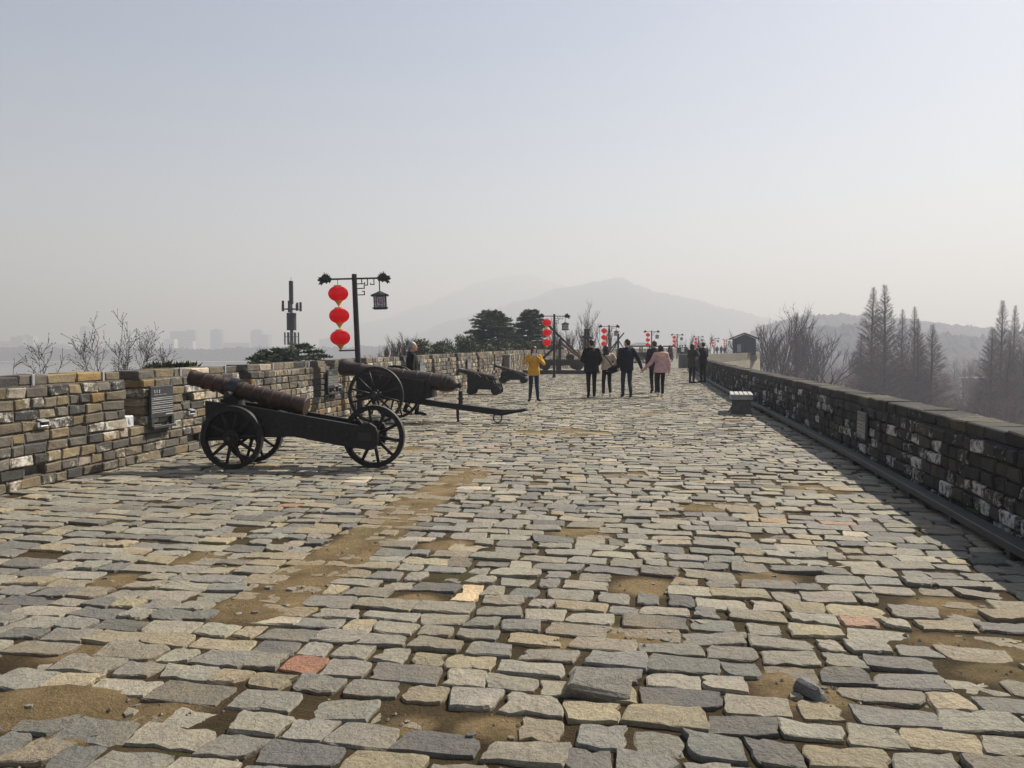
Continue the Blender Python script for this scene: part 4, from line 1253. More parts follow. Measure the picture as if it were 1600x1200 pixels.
# bench
bp = gp(1161, 648); t_ = RIGHT.tan(RIGHT.s_at_y(17.9)); rz = -.25
bn = thing('bench', 'low bench with grey slatted seat on dark stone supports by the shaded parapet', 'bench', (bp.x, bp.y + .12, 0), rz)
for k in range(5):
    mb = MB(); mb.box((-.20 + k * .10, .50, .425), (.085, 1.25, .045), None, .006); mb.build('slat', M['bench_wood'], bn)
mb = MB(); mb.box((0, .50, .365), (.48, 1.21, .074), None, .008); mb.build('seat_frame', M['bench_wood'], bn)
for y_ in (0.04, .96):
    mb = MB(); mb.prism([(-.235, 0), (.235, 0), (.225, .05), (.19, .12), (.18, .19), (.20, .26), (.235, .335), (-.235, .335), (-.20, .26), (-.18, .19), (-.19, .12), (-.225, .05)], y_ - .07, y_ + .10)
    mb.build('support', M['bench_stone'], bn, fix=True)
# dark litter bin on the right, farther along
bb = at(1070, 542, 56); bb.z = 0
bi = thing('litter_bin', 'boxy dark stone bin beyond the pair standing at the parapet', 'bin', bb, .2)
mb = MB(); mb.box((0, 0, .46), (.72, .60, .92), None, .03); mb.build('body', M['bench_stone'], bi)
mb = MB(); mb.box((0, 0, .95), (.80, .68, .07), None, .015); mb.build('lid', M['grey_post'], bi)

# ------------------------------------------------------------------ siege machines
pf = thing('platform', 'low timber-edged platform under the timber stone-thrower', 'platform', (0, 0, 0))
a0 = at(812, 542, 43.4); b0 = at(930, 542, 43.4)
mb = MB(); mb.box(((a0.x + b0.x) / 2, 43.4, .10), (b0.x - a0.x, .16, .24), None, .01); mb.build('front_beam', M['old_wood'], pf)
mb = MB(); mb.box(((a0.x + b0.x) / 2 + .3, 45.2, .09), (b0.x - a0.x, 3.4, .20)); mb.build('deck', M['pale_deck'], pf)
tb = thing('stone_thrower', 'dark timber stone-throwing machine with a slanting arm on a platform', 'siege engine', (0, 0, 0))
def W(px, py, y): return at(px, py, y)
def beam(parent, nm, p, q, w, h=None, mat=None, ch=.01):
    mb = MB(); mb.bar(p, q, w, h, ch=ch); return mb.build(nm, mat or M['old_wood'], parent)
DK = .19
def deckz(p): return Vector((p.x, p.y, DK))
p = W(874.6, 529, 44.0); beam(tb, 'post', deckz(p), p, .16)
p = W(871.5, 561, 43.75); beam(tb, 'short_post', deckz(p), p, .17)
p = W(874.6, 529, 46.2); beam(tb, 'post', deckz(p), p, .16)
beam(tb, 'strut', W(872, 538, 44.0), W(846, 562, 44.0), .13, mat=M['old_wood'])
beam(tb, 'strut', W(877, 536.5, 44.0), W(908, 560.5, 44.2), .10, mat=M['red_wood'])
beam(tb, 'strut', W(876, 533, 45.6), W(906, 559, 45.6), .08, mat=M['red_wood'])
beam(tb, 'throwing_arm', W(857, 508.5, 45.0), W(910.5, 561, 45.0), .12)
for y in (44.0, 46.2):
    a = W(848, 567.5, 44.0); b_ = W(914, 567.5, 44.0)
    beam(tb, 'frame_beam', (a.x, y, .62), (b_.x, y, .62), .18, .30)
for px in (849, 880, 912):
    a = W(px, 567, 44.0); beam(tb, 'cross_beam', (a.x, 44.1, .50), (a.x, 46.1, .50), .14, .14)
for px in (852, 903):
    for y in (43.86, 46.34):
        a = W(px, 567, 44.0)
        mb = MB(); mb.lathe([(-.05, .03), (-.05, .26), (-.04, .28), (.04, .28), (.05, .26), (.05, .03)], (a.x, y, DK + .27), (0, 1, 0), 24); mb.lathe([(-.09, .06), (.09, .06)], (a.x, y, DK + .27), (0, 1, 0), 12)
        auto_smooth(mb.build('wheel', M['old_wood'], tb, fix=True))
a = W(893, 562, 44.0)
mb = MB(); mb.lathe([(-.6, .05), (-.6, .20), (-.5, .20), (-.5, .09), (.5, .09), (.5, .20), (.6, .20), (.6, .05)], (a.x, 45.1, .88), (0, 1, 0), 18); mb.build('windlass', M['old_wood'], tb, fix=True)
for px in (914.4, 919.2):
    p = W(px, 513.5, 46.0); beam(tb, 'tall_post', deckz(p), p, .13)
a = W(909.5, 526, 45.9); b_ = W(924, 528, 45.9); beam(tb, 'cross_bar', a, b_, .12, .14)
# second machine
t2 = thing('stone_thrower', 'slim timber machine with crossed poles behind the navy-coated man', 'siege engine', (0, 0, 0))
p = W(966, 522, 59); beam(t2, 'post', (p.x, p.y, 0), p, .14)
beam(t2, 'throwing_arm', W(975, 520, 59.2), W(953, 547, 59.2), .09)
beam(t2, 'strut', W(965, 533, 58.8), W(955, 551, 58.8), .07); beam(t2, 'strut', W(967, 533, 58.8), W(976, 546, 58.8), .07)
a = W(952, 555, 58.8); b_ = W(978, 555, 58.8)
for y in (58.6, 59.4): beam(t2, 'frame_beam', (a.x, y, .55), (b_.x, y, .55), .14, .22)
for px in (955, 975):
    for y in (58.45, 59.55):
        x_ = W(px, 555, 58.8).x
        mb = MB(); mb.lathe([(-.05, .03), (-.05, .40), (.05, .40), (.05, .03)], (x_, y, .40), (0, 1, 0), 24); auto_smooth(mb.build('wheel', M['old_wood'], t2, fix=True))
beam(t2, 'brace', (W(953, 547, 59.2).x, 59.2, .66), W(953, 547, 59.2), .10)
# roofed siege cart
y0 = 74.0; xa, xb = W(984, 542, y0).x, W(1050, 542, y0).x
t3 = thing('siege_cart', 'long dark roofed siege cart on spoked wheels near the far lamp posts', 'siege engine', (0, 0, 0))
mb = MB(); mb.box(((xa + xb) / 2, y0, 1.56), (xb - xa + .3, 1.5, .12)); mb.build('roof', M['old_wood'], t3)
for k in range(5):
    x_ = xa + (xb - xa) * (k + .15) / 4.3
    for y in (y0 - .6, y0 + .6): beam(t3, 'post', (x_, y, .3), (x_, y, 1.5), .11)
mb = MB(); mb.box(((xa + xb) / 2, y0, .78), (xb - xa, 1.1, .42), None, .02); mb.build('body', M['old_wood'], t3)
for k in range(4):
    x_ = xa + (xb - xa) * (k + .5) / 4
    for y in (y0 - .72, y0 + .72):
        wheel(t3, (x_, y, .5), .5, .07, 8, .07, .11, .08, (M['old_wood'], M['old_wood']), .03)
# ticket pavilion roof beyond the cart
pv = thing('pavilion', 'low grey shallow-roofed pavilion beyond the siege cart', 'pavilion', (0, 0, 0))
y0 = 92; pc = W(1002, 538, y0)
mb = MB(); vs = [(pc.x - 1.5, y0 - 1, 1.62), (pc.x + 1.5, y0 - 1, 1.62), (pc.x + 1.5, y0 + 1.5, 1.62), (pc.x - 1.5, y0 + 1.5, 1.62), (pc.x - .5, y0 + .2, 2.0), (pc.x + .5, y0 + .2, 2.0)]
mb.add(vs, [(0, 1, 5, 4), (1, 2, 5), (2, 3, 4, 5), (3, 0, 4), (3, 2, 1, 0)]); mb.build('roof', plain('grey_tile_roof', (.14, .14, .145), .8, var=.2), pv)
for sx in (-1.2, 1.2):
    for sy in (-.7, 1.2): beam(pv, 'column', (pc.x + sx, y0 + sy, 0), (pc.x + sx, y0 + sy, 1.66), .14)
# guard hut on the wall
hb = at(1169, 541, 88); ht = thing('guard_hut', 'small dark hut with a pale-edged gable roof on the far wall', 'hut', (hb.x, hb.y + 1.5, 0), -.28)
mb = MB(); mb.box((0, 0, 1.18), (2.5, 2.4, 2.4)); mb.prism([(-1.25, 2.375), (1.25, 2.375), (0, 2.92)], -1.195, 1.195); mb.build('wall', plain('dark_hut_boards', (.045, .05, .058), .8, var=.25, scale=5), ht)
for s_ in (-1, 1):
    mb = MB(); mb.bar((0, 0, 3.03), (s_ * 1.65, 0, 2.36), 3.1, .10); mb.build('roof_slope', M['grey_post'], ht)
    mb = MB(); mb.bar((0, -1.57, 3.03), (s_ * 1.66, -1.57, 2.36), .05, .15); mb.build('barge_board', plain('dark_barge_board', (.05, .05, .055), .7, var=.2), ht)
mb = MB(); mb.box((-.55, -1.215, 1.35), (.52, .03, 1.0)); wo = mb.build('window', M['mast'], ht)
mb = MB(); mb.box((-.55, -1.235, 1.35), (.42, .02, .88)); mb.build('pane', plain('pale_pane', (.30, .34, .36), .2, var=.1), wo)
mb = MB(); mb.box((0, 0, .3), (2.7, 2.6, .6)); mb.build('footing', M['grey_post'], ht)

# ------------------------------------------------------------------ people
def remesh(mb, name, mat, parent, vox, smooth=4):
    me = mb.mesh('tmp', mat); o = bpy.data.objects.new('tmp', me); COL.objects.link(o)
    bm = bmesh.new(); bm.from_mesh(me); bmesh.ops.recalc_face_normals(bm, faces=bm.faces); bm.to_mesh(me); bm.free()
    m = o.modifiers.new('r', 'REMESH'); m.mode = 'VOXEL'; m.voxel_size = vox; m.use_smooth_shade = True
    if smooth:
        s = o.modifiers.new('s', 'SMOOTH'); s.iterations = smooth; s.factor = .5
    dg = bpy.context.evaluated_depsgraph_get(); dg.update()
    out = bpy.data.meshes.new_from_object(o.evaluated_get(dg)); out.name = name
    bpy.data.objects.remove(o); bpy.data.meshes.remove(me)
    out.materials.clear(); out.materials.append(mat)
    out.polygons.foreach_set('use_smooth', [True] * len(out.polygons))
    return link(name, out, parent)
def hand(mb, wrist, d, pal, side, curl=.5, k=1.0):
    """five bent fingers from a palm; d = direction of the hand, pal = direction the palm faces"""
    d = Vector(d).normalized(); pal = Vector(pal); pal = (pal - d * pal.dot(d)).normalized()
    s = d.cross(pal) * side
    w = Vector(wrist); c = w + d * .055 * k
    rot = Matrix((s, pal, d)).transposed()
    mb.ell(c, (.041 * k, .017 * k, .055 * k), 10, 8, rot)
    for i, (o, L_) in enumerate(((-.030, .068), (-.010, .078), (.010, .074), (.029, .058))):
        b = w + d * .095 * k + s * o * k
        a1 = curl * .7; a2 = curl * 1.5
        m = b + (d * math.cos(a1) + pal * math.sin(a1)) * L_ * .5 * k
        e = m + (d * math.cos(a2) + pal * math.sin(a2)) * L_ * .5 * k
        mb.tube([b - d * .02 * k, b, m, e], [.0095 * k, .0095 * k, .0085 * k, .006 * k], 6)
    b = w + d * .03 * k - s * .036 * k
    m = b + (d * .7 - s * .6 + pal * .3).normalized() * .04 * k
    e = m + (d * .9 - s * .15 + pal * .4).normalized() * .032 * k
    mb.tube([b, m, e], [.012 * k, .010 * k, .007 * k], 6)
def person(label, loc, rz, H, J=None, coat='c_black', legs='c_jeans', hairm='hair', hair='short', hem=.78, coat_w=1.0, shoe='c_black', collar=True, female=False, extras=None, vox=1.0, head_turn=0.0, head_tilt=0.0, sleeve_mat=None, group=None, skirt=0.0):
    """faces local -y; joint overrides in metres for a 1.72 m figure"""
    root = thing('person', label, 'person', loc, rz, group)
    k = H / 1.72
    j = dict(hipL=(-.085, 0, .90), hipR=(.085, 0, .90), kneeL=(-.095, -.015, .49), kneeR=(.095, -.015, .49), ankL=(-.10, .015, .085), ankR=(.10, .015, .085),
             toeL=(-.115, -.15, .03), toeR=(.115, -.15, .03), pel=(0, 0, .95), waist=(0, 0, 1.08), chest=(0, 0, 1.27), neck=(0, .005, 1.45), head=(0, -.02, 1.60),
             shL=(-.175, 0, 1.40), shR=(.175, 0, 1.40), elL=(-.235, .025, 1.13), elR=(.235, .025, 1.13), wrL=(-.245, -.04, .89), wrR=(.245, -.04, .89))
    j.update(J or {})
    P = {a: Vector(b) * k for a, b in j.items() if not a.startswith('curl')}
    fw = .93 if female else 1.0
    v = vox
    # body: one continuous surface
    mb = MB()
    for s in 'LR':
        mb.capsule(P['hip' + s], P['knee' + s], .075 * k, .052 * k); mb.capsule(P['knee' + s], P['ank' + s], .052 * k, .036 * k)
        mb.capsule(P['ank' + s], P['toe' + s], .034 * k, .026 * k)
        mb.capsule(P['sh' + s], P['el' + s], .046 * k, .037 * k); mb.capsule(P['el' + s], P['wr' + s], .037 * k, .026 * k)
        d = (P['wr' + s] - P['el' + s]).normalized()
        mb.capsule(P['wr' + s] - d * .02, P['wr' + s] + d * .07 * k, .026 * k, .030 * k)
        mb.capsule(P['neck'] - Vector((0, 0, .06 * k)), P['sh' + s], .06 * k, .05 * k)
    mb.tube([P['pel'] - Vector((0, 0, .10 * k)), P['pel'], P['waist'], P['chest'], P['neck'] - Vector((0, 0, .03 * k))], [(.12 * k, .09 * k), (.155 * k, .105 * k), (.13 * k, .095 * k), (.155 * k, .11 * k), (.06 * k, .06 * k)], 14, up=(1, 0, 0))
    hd = P['head']; nk = P['neck']
    mb.capsule(nk - Vector((0, 0, .05 * k)), hd - Vector((0, -.01, .04)) * k, .052 * k, .050 * k)
    HR = Matrix.Rotation(head_turn, 3, 'Z') @ Matrix.Rotation(head_tilt, 3, 'X')
    def hp(x, y, z): return hd + HR @ (Vector((x, y, z)) * k)
    mb.ell(hp(0, .012, .025), (.076 * k, .093 * k, .092 * k), 14, 10, HR)
    mb.ell(hp(0, -.018, -.035), (.060 * k, .070 * k, .078 * k), 12, 9, HR)
    mb.ell(hp(0, -.093, -.022), (.014 * k, .020 * k, .026 * k), 8, 6, HR)                    # nose
    mb.ell(hp(0, -.078, .022), (.050 * k, .018 * k, .012 * k), 8, 6, HR)                      # brow
    mb.ell(hp(0, -.080, -.082), (.024 * k, .018 * k, .018 * k), 8, 6, HR)                     # chin
    for s in (-1, 1): mb.ell(hp(s * .078, .008, -.012), (.010 * k, .020 * k, .032 * k), 8, 6, HR)
    body = remesh(mb, 'body', M['skin'], root, .012 * v, 3)
    for s in 'LR':                                                            # fingers joined to the body mesh
        hm = MB(); sd = 1 if s == 'R' else -1
        d = (P['wr' + s] - P['el' + s]).normalized()
        pal = (j.get('pal' + s) or (-sd, -.2, 0))
        hand(hm, P['wr' + s] + d * .01, d, pal, sd * (1 if 'pal' + s not in j else 1), j.get('curl' + s, .45), k)
        me = hm.mesh('t', M['skin'], True); bm = bmesh.new(); bm.from_mesh(body.data); bm.from_mesh(me); bm.to_mesh(body.data); bm.free(); bpy.data.meshes.remove(me)
    for s in (-1, 1):
        e = MB(); e.ell(hp(s * .031, -.083, .002), (.012 * k, .008 * k, .006 * k), 8, 6, HR); e.build('eye', M['eye'], root, True)
    e = MB(); e.ell(hp(0, -.088, -.056), (.022 * k, .008 * k, .007 * k), 8, 6, HR); e.build('mouth', M['lip'], root, True)
    # trousers
    mb = MB()
    for s in 'LR':
        mb.capsule(P['hip' + s], P['knee' + s], .092 * k * fw, .066 * k); mb.capsule(P['knee' + s], P['ank' + s] + Vector((0, 0, .03 * k)), .066 * k, .052 * k)
    mb.tube([P['pel'] - Vector((0, 0, .09 * k)), P['pel'], P['waist']], [(.13 * k, .10 * k), (.165 * k, .118 * k), (.14 * k, .10 * k)], 14, up=(1, 0, 0))
    remesh(mb, 'trousers', M[legs], root, .016 * v, 3)
    # shoes
    for s in 'LR':
        mb = MB(); a, t = P['ank' + s], P['toe' + s]; d = (t - a); d.z = d.z * 1.0
        mb.capsule(a + Vector((0, .02 * k, -.025 * k)), a.lerp(t, .55), .046 * k, .044 * k); mb.capsule(a.lerp(t, .55), t + d.normalized() * .035 * k, .044 * k, .034 * k)
        mb.capsule(a, a + Vector((0, 0, .02 * k)), .044 * k, .045 * k)
        sh = remesh(mb, 'shoe', M[shoe], root, .014 * v, 2)
    # coat with sleeves
    mb = MB(); w = coat_w; hz = hem * k; px, py = P['pel'].x, P['pel'].y
    mb.tube([(px, py, hz), (px, py, hz + .06 * k), P['pel'] + Vector((0, 0, .03 * k)), P['waist'], P['chest'], P['chest'] + (P['neck'] - P['chest']) * .62, P['neck'] - Vector((0, 0, .005))],
            [((.185 + skirt) * k * w, (.135 + skirt * .6) * k * w), ((.188 + skirt * .8) * k * w, (.138 + skirt * .5) * k * w), (.188 * k * w, .140 * k * w), (.175 * k * w * fw, .132 * k * w), (.195 * k * w * fw, .140 * k * w), (.165 * k * w * fw, .115 * k * w), (.072 * k, .075 * k)], 18, up=(1, 0, 0))
    for s in 'LR':
        mb.capsule(P['sh' + s], P['el' + s], .070 * k * w, .060 * k * w); mb.capsule(P['el' + s], P['wr' + s], .060 * k * w, .046 * k * w)
        mb.capsule(P['neck'] - Vector((0, 0, .07 * k)), P['sh' + s], .062 * k * w, .070 * k * w)
    if collar: mb.tube([P['neck'] - Vector((0, 0, .04 * k)), P['neck'] + Vector((0, .006, .035 * k))], [.085 * k, .072 * k], 14)
    remesh(mb, 'coat', M[coat], root, .016 * v, 4)
    # hair
    mb = MB()
    mb.ell(hp(0, .030, .048), (.084 * k, .090 * k, .080 * k), 14, 10, HR) if hair == 'short' else mb.ell(hp(0, .016, .042), (.090 * k, .104 * k, .088 * k), 14, 10, HR)
    if hair == 'short':
        mb.ell(hp(0, .060, .005), (.078 * k, .060 * k, .080 * k), 12, 9, HR)
    else:
        mb.ell(hp(0, .045, -.02), (.092 * k, .082 * k, .115 * k), 12, 9, HR)
        for s in (-1, 1): mb.ell(hp(s * .074, -.005, -.045), (.028 * k, .060 * k, .105 * k), 10, 8, HR)
        if hair == 'long':
            mb.ell(hp(0, .075, -.17), (.105 * k, .055 * k, .20 * k), 12, 10, HR)
            mb.ell(hp(-.03, .085, -.30), (.075 * k, .04 * k, .12 * k), 10, 8, HR)
        if hair == 'bob': mb.ell(hp(0, .04, -.07), (.097 * k, .075 * k, .075 * k), 12, 9, HR)
    ho = remesh(mb, 'hair', M[hairm], root, .012 * v, 2)
    if extras: extras(root, P, k, v)
    return root
BK = PI                                                                     # back to the camera
def walk_pose(s=1, d=.14):
    """mid-stride: one leg forward, one behind"""
    f, b = ('L', 'R') if s > 0 else ('R', 'L'); x = {'L': -1, 'R': 1}
    return {'knee' + f: (x[f] * .09, -.10 - d * .3, .50), 'ank' + f: (x[f] * .09, -d, .085), 'toe' + f: (x[f] * .10, -d - .165, .04),
            'knee' + b: (x[b] * .09, -.01, .48), 'ank' + b: (x[b] * .09, d + .06, .135), 'toe' + b: (x[b] * .10, d - .06, .035)}
# woman photographing with a telephone
def phone(root, P, k, v):
    m = (P['wrL'] + P['wrR']) / 2
    mb = MB(); mb.box((m.x - .01, m.y - .075, m.z + .085), (.15, .010, .075), None, .003); mb.build('phone', plain('pale_phone', (.55, .55, .57), .3, var=.1), root)
q = gp(834, 627)
person('woman in a yellow jacket and jeans holding up a telephone with both hands', q, .10, 1.52,
       dict(elL=(-.31, -.05, 1.19), wrL=(-.085, -.27, 1.37), elR=(.30, -.07, 1.17), wrR=(.085, -.27, 1.37), palL=(.6, .3, .4), palR=(-.6, .3, .4), curlL=.9, curlR=.9, ankL=(-.12, .01, .085), ankR=(.13, .01, .085), toeL=(-.17, -.13, .03), toeR=(.17, -.13, .03)),
       'c_yellow', 'c_jeans', 'brown_hair', 'bob', hem=.80, coat_w=1.02, female=True, extras=phone, head_turn=.15)
# elderly man by the tall-wheeled cannon, turned to the right of the picture
q = gp(643, 650)
person('grey-haired man in a black jacket walking behind the tall-wheeled cannon', (q.x, q.y + .15, 0), PI / 2 + .15, 1.62, walk_pose(1, .10), 'c_black', 'c_black', 'grey_hair', 'short', hem=.82, coat_w=1.05)
# couple arm in arm
q = gp(924, 621)
j_ = walk_pose(1, .11); j_.update(elL=(-.27, .02, 1.13), wrL=(-.22, -.14, 1.0), elR=(.27, .03, 1.12), wrR=(.16, -.18, 1.04))
person('man in a long black coat seen from behind, arm linked with a woman', q, BK - .05, 1.72, j_, 'c_black', 'c_black', 'hair', 'short', hem=.74, coat_w=1.12, skirt=.02)
def bag(root, P, k, v):
    mb = MB(); c = P['pel'] + Vector((-.20, .12, -.04)) * k
    mb.box(c, (.36 * k, .11 * k, .22 * k), Matrix.Rotation(.35, 3, 'Y'), .03); mb.build('shoulder_bag', M['c_black'], root)
    mb = MB(); mb.tube([P['shR'] + Vector((0, .08, .03)) * k, P['chest'] + Vector((0, .165, -.02)) * k, P['waist'] + Vector((-.12, .165, 0)) * k, c + Vector((0, 0, .08)) * k], .012, 6); mb.build('bag_strap', M['c_black'], root)
q = gp(948, 620)
j_ = walk_pose(-1, .12); j_.update(elL=(-.33, .03, 1.15), wrL=(-.19, -.10, 1.03), elR=(.24, -.02, 1.14), wrR=(.30, -.12, 1.03), head=(.03, -.02, 1.595))
person('long-haired woman in a cream jacket with a black bag, seen from behind', q, BK + .05, 1.55, j_, 'c_cream', 'c_black', 'hair', 'long', hem=.90, coat_w=1.05, shoe='c_white', female=True, extras=bag)
# couple hand in hand
q = gp(979, 621); q5 = gp(1032, 620)
hx = gp(1004, 620); hz = 1.5 - (577 - 542) / F_PX * 23.5
k = 1.73 / 1.72
j_ = walk_pose(-1, .15)
# local +x points to the picture's left when the back is turned
dx = (hx.x - q.x) / k - .03
j_.update(elL=(-.33, .01, 1.15), wrL=(-dx + .055, -.03, hz / k + .055), elR=(.25, .03, 1.13), wrR=(.25, -.06, .90), palL=(.2, -.5, .2), curlL=.9)
person('man in a navy coat seen from behind, holding hands with the woman in pink', q, BK, 1.73, j_, 'c_navy', 'c_jeans', 'hair', 'short', hem=.78, coat_w=1.06, head_turn=.7)
def fur(root, P, k, v):
    mb = MB(); n = P['neck']
    pts = [n + Vector((.19 * math.cos(a), .03 + .10 * math.sin(a), -.03 + .015 * math.sin(a))) * k for a in [PI * t / 10 for t in range(-1, 12)]]
    mb.tube(pts, [.045 * k] + [.062 * k] * (len(pts) - 2) + [.045 * k], 10); mb.ell(n + Vector((0, .11, -.10)) * k, (.16 * k, .07 * k, .11 * k), 12, 8)
    remesh(mb, 'fur_hood', M['c_fur'], root, .016, 2)
k2 = 1.56 / 1.72; j_ = walk_pose(1, .13); dx = (q5.x - hx.x) / k2 - .02
j_.update(elR=(.31, .01, 1.15), wrR=(dx - .075, -.02, hz / k2 + .05), elL=(-.27, .02, 1.12), wrL=(-.28, -.04, .88), palR=(-.2, .5, .2), curlR=.9)
person('woman in a pink padded coat with a fur hood, holding hands, seen from behind', q5, BK, 1.56, j_, 'c_pink', 'c_black', 'hair', 'bob', hem=.80, coat_w=1.16, shoe='c_white', female=True, extras=fur, skirt=.025)
q = gp(1022, 614)
person('man in dark clothes walking just ahead of the woman in pink', q, BK, 1.70, walk_pose(1, .1), 'c_darkgrey', 'c_black', 'brown_hair', 'short', hem=.80, coat_w=1.03)
# pair standing at the parapet
q = gp(1081, 599)
person('woman in a dark green coat drinking beside the shaded parapet', q, BK - .9, 1.63,
       dict(elL=(-.27, -.10, 1.20), wrL=(-.08, -.24, 1.50), elR=(.24, -.06, 1.14), wrR=(.06, -.22, 1.12), palL=(.6, .2, .3), curlL=1.0, head=(0, -.02, 1.60)), 'c_green', 'c_black', 'hair', 'bob', hem=.66, coat_w=1.05, female=True, skirt=.02, head_turn=-.25)
q = gp(1098, 598)
person('man in black with bent arms leaning near the shaded parapet', q, BK + .5, 1.70,
       dict(elL=(-.27, -.06, 1.14), wrL=(-.08, -.26, 1.12), elR=(.28, -.02, 1.14), wrR=(.16, -.24, 1.05)), 'c_black', 'c_black', 'hair', 'short', hem=.78, coat_w=1.1)
q = at(1091, 542, 45); q.z = 0
person('person in a bright red jacket half hidden behind the pair at the parapet', q, BK, 1.62, None, 'c_red', 'c_black', 'hair', 'short', coat_w=1.02, vox=1.5)
# far figures
far = person('lone dark-clad walker on the walk left of the far group with a pale backpack', (0, 0, 0), BK, 1.72, walk_pose(1, .1), 'c_darkgrey', 'c_black', 'hair', 'short', coat_w=1.05, vox=2.0)
q = at(1047, 542, 86); far.location = (q.x, q.y, 0)
def pack(root, P, k, v):
    mb = MB(); mb.box(P['chest'] + Vector((0, .20, -.08)), (.30, .15, .42), None, .05); mb.build('backpack', M['c_white'], root)
q = at(1066, 542, 82); q.z = 0
person('far walker in dark clothes carrying a pale backpack', q, BK, 1.72, walk_pose(1, .08), 'c_black', 'c_black', 'hair', 'short', coat_w=1.05, vox=2.0, extras=pack)
FARP = [(1062.5, 83, 1.70, 'dark-clad figure in the far group around the pale backpack'), (1071, 83.5, 1.74, 'dark-clad figure in the far group around the pale backpack'), (1120.5, 135, 1.72, 'tiny hazy figure by the last lamp posts near the hut'),
        (1127, 137, 1.76, 'tiny hazy figure by the last lamp posts near the hut'), (1132.5, 133, 1.66, 'tiny hazy figure by the last lamp posts near the hut')]
for px, y, h_, lab in FARP:
    c = copy_tree(far); q = at(px, 542, y); c.location = (q.x, q.y, 0); c.scale = (h_ / 1.72,) * 3; c['label'] = lab; c['group'] = 'small far walkers'

# ------------------------------------------------------------------ trees
def tri_twig(mb, p, d, l, w, r):
    s = d.orthogonal().normalized(); s = Matrix.Rotation(r.uniform(0, PI), 3, d) @ s
    mb.add([p - s * w, p + s * w, p + d * l], [(0, 1, 2)])
def rdir(d, ang, r):
    o = d.orthogonal().normalized(); o = Matrix.Rotation(r.uniform(0, 2 * PI), 3, d) @ o
    return (d * math.cos(ang) + o * math.sin(ang)).normalized()
def grow(tr, tw, p, d, l, rad_, lev, r, up=.25, spread=(.35, .75), nb=(2, 4), shrink=.68, maxlev=5):
    """branch recursively: tubes for wood, thin blades for the last twigs"""
    n = 3; pts = [p]; dd = d
    for i in range(n):
        dd = (dd + Vector((r.uniform(-.16, .16), r.uniform(-.16, .16), r.uniform(-.08, .12) + up * .12))).normalized()
        pts.append(pts[-1] + dd * l / n)
    if lev >= maxlev:
        tw.tube(pts, [rad_, rad_ * .8, rad_ * .6, rad_ * .2], 3, caps=False)
        for k in range(5):
            q = pts[1 + k % 3]; tri_twig(tw, q, rdir(dd, r.uniform(.3, .8), r), l * r.uniform(.3, .7), rad_ * .5, r)
        return
    tr.tube(pts, [rad_, rad_ * .9, rad_ * .78, rad_ * .66], 5 if lev < 2 else (4 if lev < 3 else 3), caps=False)
    for k in range(r.randint(*nb)):
        t = r.uniform(.45, 1.0) if k else 1.0
        i = min(int(t * n), n - 1); q = pts[i].lerp(pts[i + 1], t * n - i)
        nd = rdir(dd, r.uniform(*spread), r); nd = (nd + Vector((0, 0, up))).normalized()
        grow(tr, tw, q, nd, l * shrink * r.uniform(.8, 1.15), rad_ * .62, lev + 1, r, up, spread, nb, shrink, maxlev)
def bare_tree(label, loc, base_z, trunk_top, crown, seed, name='bare_tree', nmain=5, up=.3, spread=(.3, .7), nb=(3, 4), r0=.16, maxlev=4, group=None, shrink=.66):
    r = random.Random(seed)
    root = thing(name, label, 'tree', (loc[0], loc[1], base_z), 0, group)
    tr, tw = MB(), MB(); H = trunk_top - base_z
    tr.tube([(0, 0, -.3), (.05, .03, H * .5), (0, 0, H)], [r0 * 1.5, r0 * 1.15, r0], 8, caps=False)
    for k in range(nmain):
        d = Vector((math.cos(2 * PI * k / nmain + r.uniform(-.4, .4)), math.sin(2 * PI * k / nmain + r.uniform(-.4, .4)), r.uniform(.9, 1.9))).normalized()
        if k == 0: d = Vector((.05, .05, 1)).normalized()
        grow(tr, tw, Vector((0, 0, H - r.uniform(0, .15) * crown)), d, crown * .36 * r.uniform(.85, 1.15), r0 * .6, 1, r, up, spread, nb, shrink, maxlev)
    tr.build('trunk', M['bark'], root, smooth=True); tw.build('crown', M['twig'], root)
    return root
def metasequoia_mesh(seed, H=28, R=4.3):
    r = random.Random(seed); tr, tw = MB(), MB()
    wob = [r.uniform(-.12, .12) for _ in range(8)]
    def tp(h): return Vector((wob[int(h * 5) % 8] * h, wob[(int(h * 5) + 3) % 8] * h, h * H))
    n = 12
    tr.tube([tp(i / n) for i in range(n + 1)], [.34 * (1 - i / n) ** .9 + .015 for i in range(n + 1)], 8, caps=False)
    nbr = 480
    for k in range(nbr):
        h = .12 + .87 * (k + r.random()) / nbr; a0 = (k * 2.39996) % 6.283 / 6.283
        f = (h - .12) / .88
        if noise.noise((f * 9, a0 * 3, seed)) > .38: continue
        L_ = R * (1 + .3 * noise.noise((f * 6, seed, 2))) * (min(1, (f + .10) / .25)) * (1 - f) ** .85 * r.uniform(.75, 1.12) + .12
        a = k * 2.39996 + r.uniform(-.4, .4); el = r.uniform(.25, .65) + f * .3
        d = Vector((math.cos(a) * math.cos(el), math.sin(a) * math.cos(el), math.sin(el)))
        p = tp(h); m = p + d * L_ * .55; e = m + (d + Vector((0, 0, .25))).normalized() * L_ * .5
        rb = .030 * (1 - f) + .012
        tr.tube([p, m, e], [rb, rb * .65, .005], 3, caps=False)
        for q in range(int(6 + L_ * 24)):
            t = r.uniform(.05, 1.0) ** .75; c = p.lerp(m, t / .55) if t < .55 else m.lerp(e, (t - .55) / .45)
            dd = rdir((d + Vector((0, 0, .25))).normalized(), r.uniform(.4, 1.0), r)
            tri_twig(tw, c, dd, r.uniform(.4, 1.2) * (1 - f * .78), .024 * (1 - f * .45), r)
    return tr.mesh('trunk', M['bark'], True), tw.mesh('crown', M['meta_twig'])
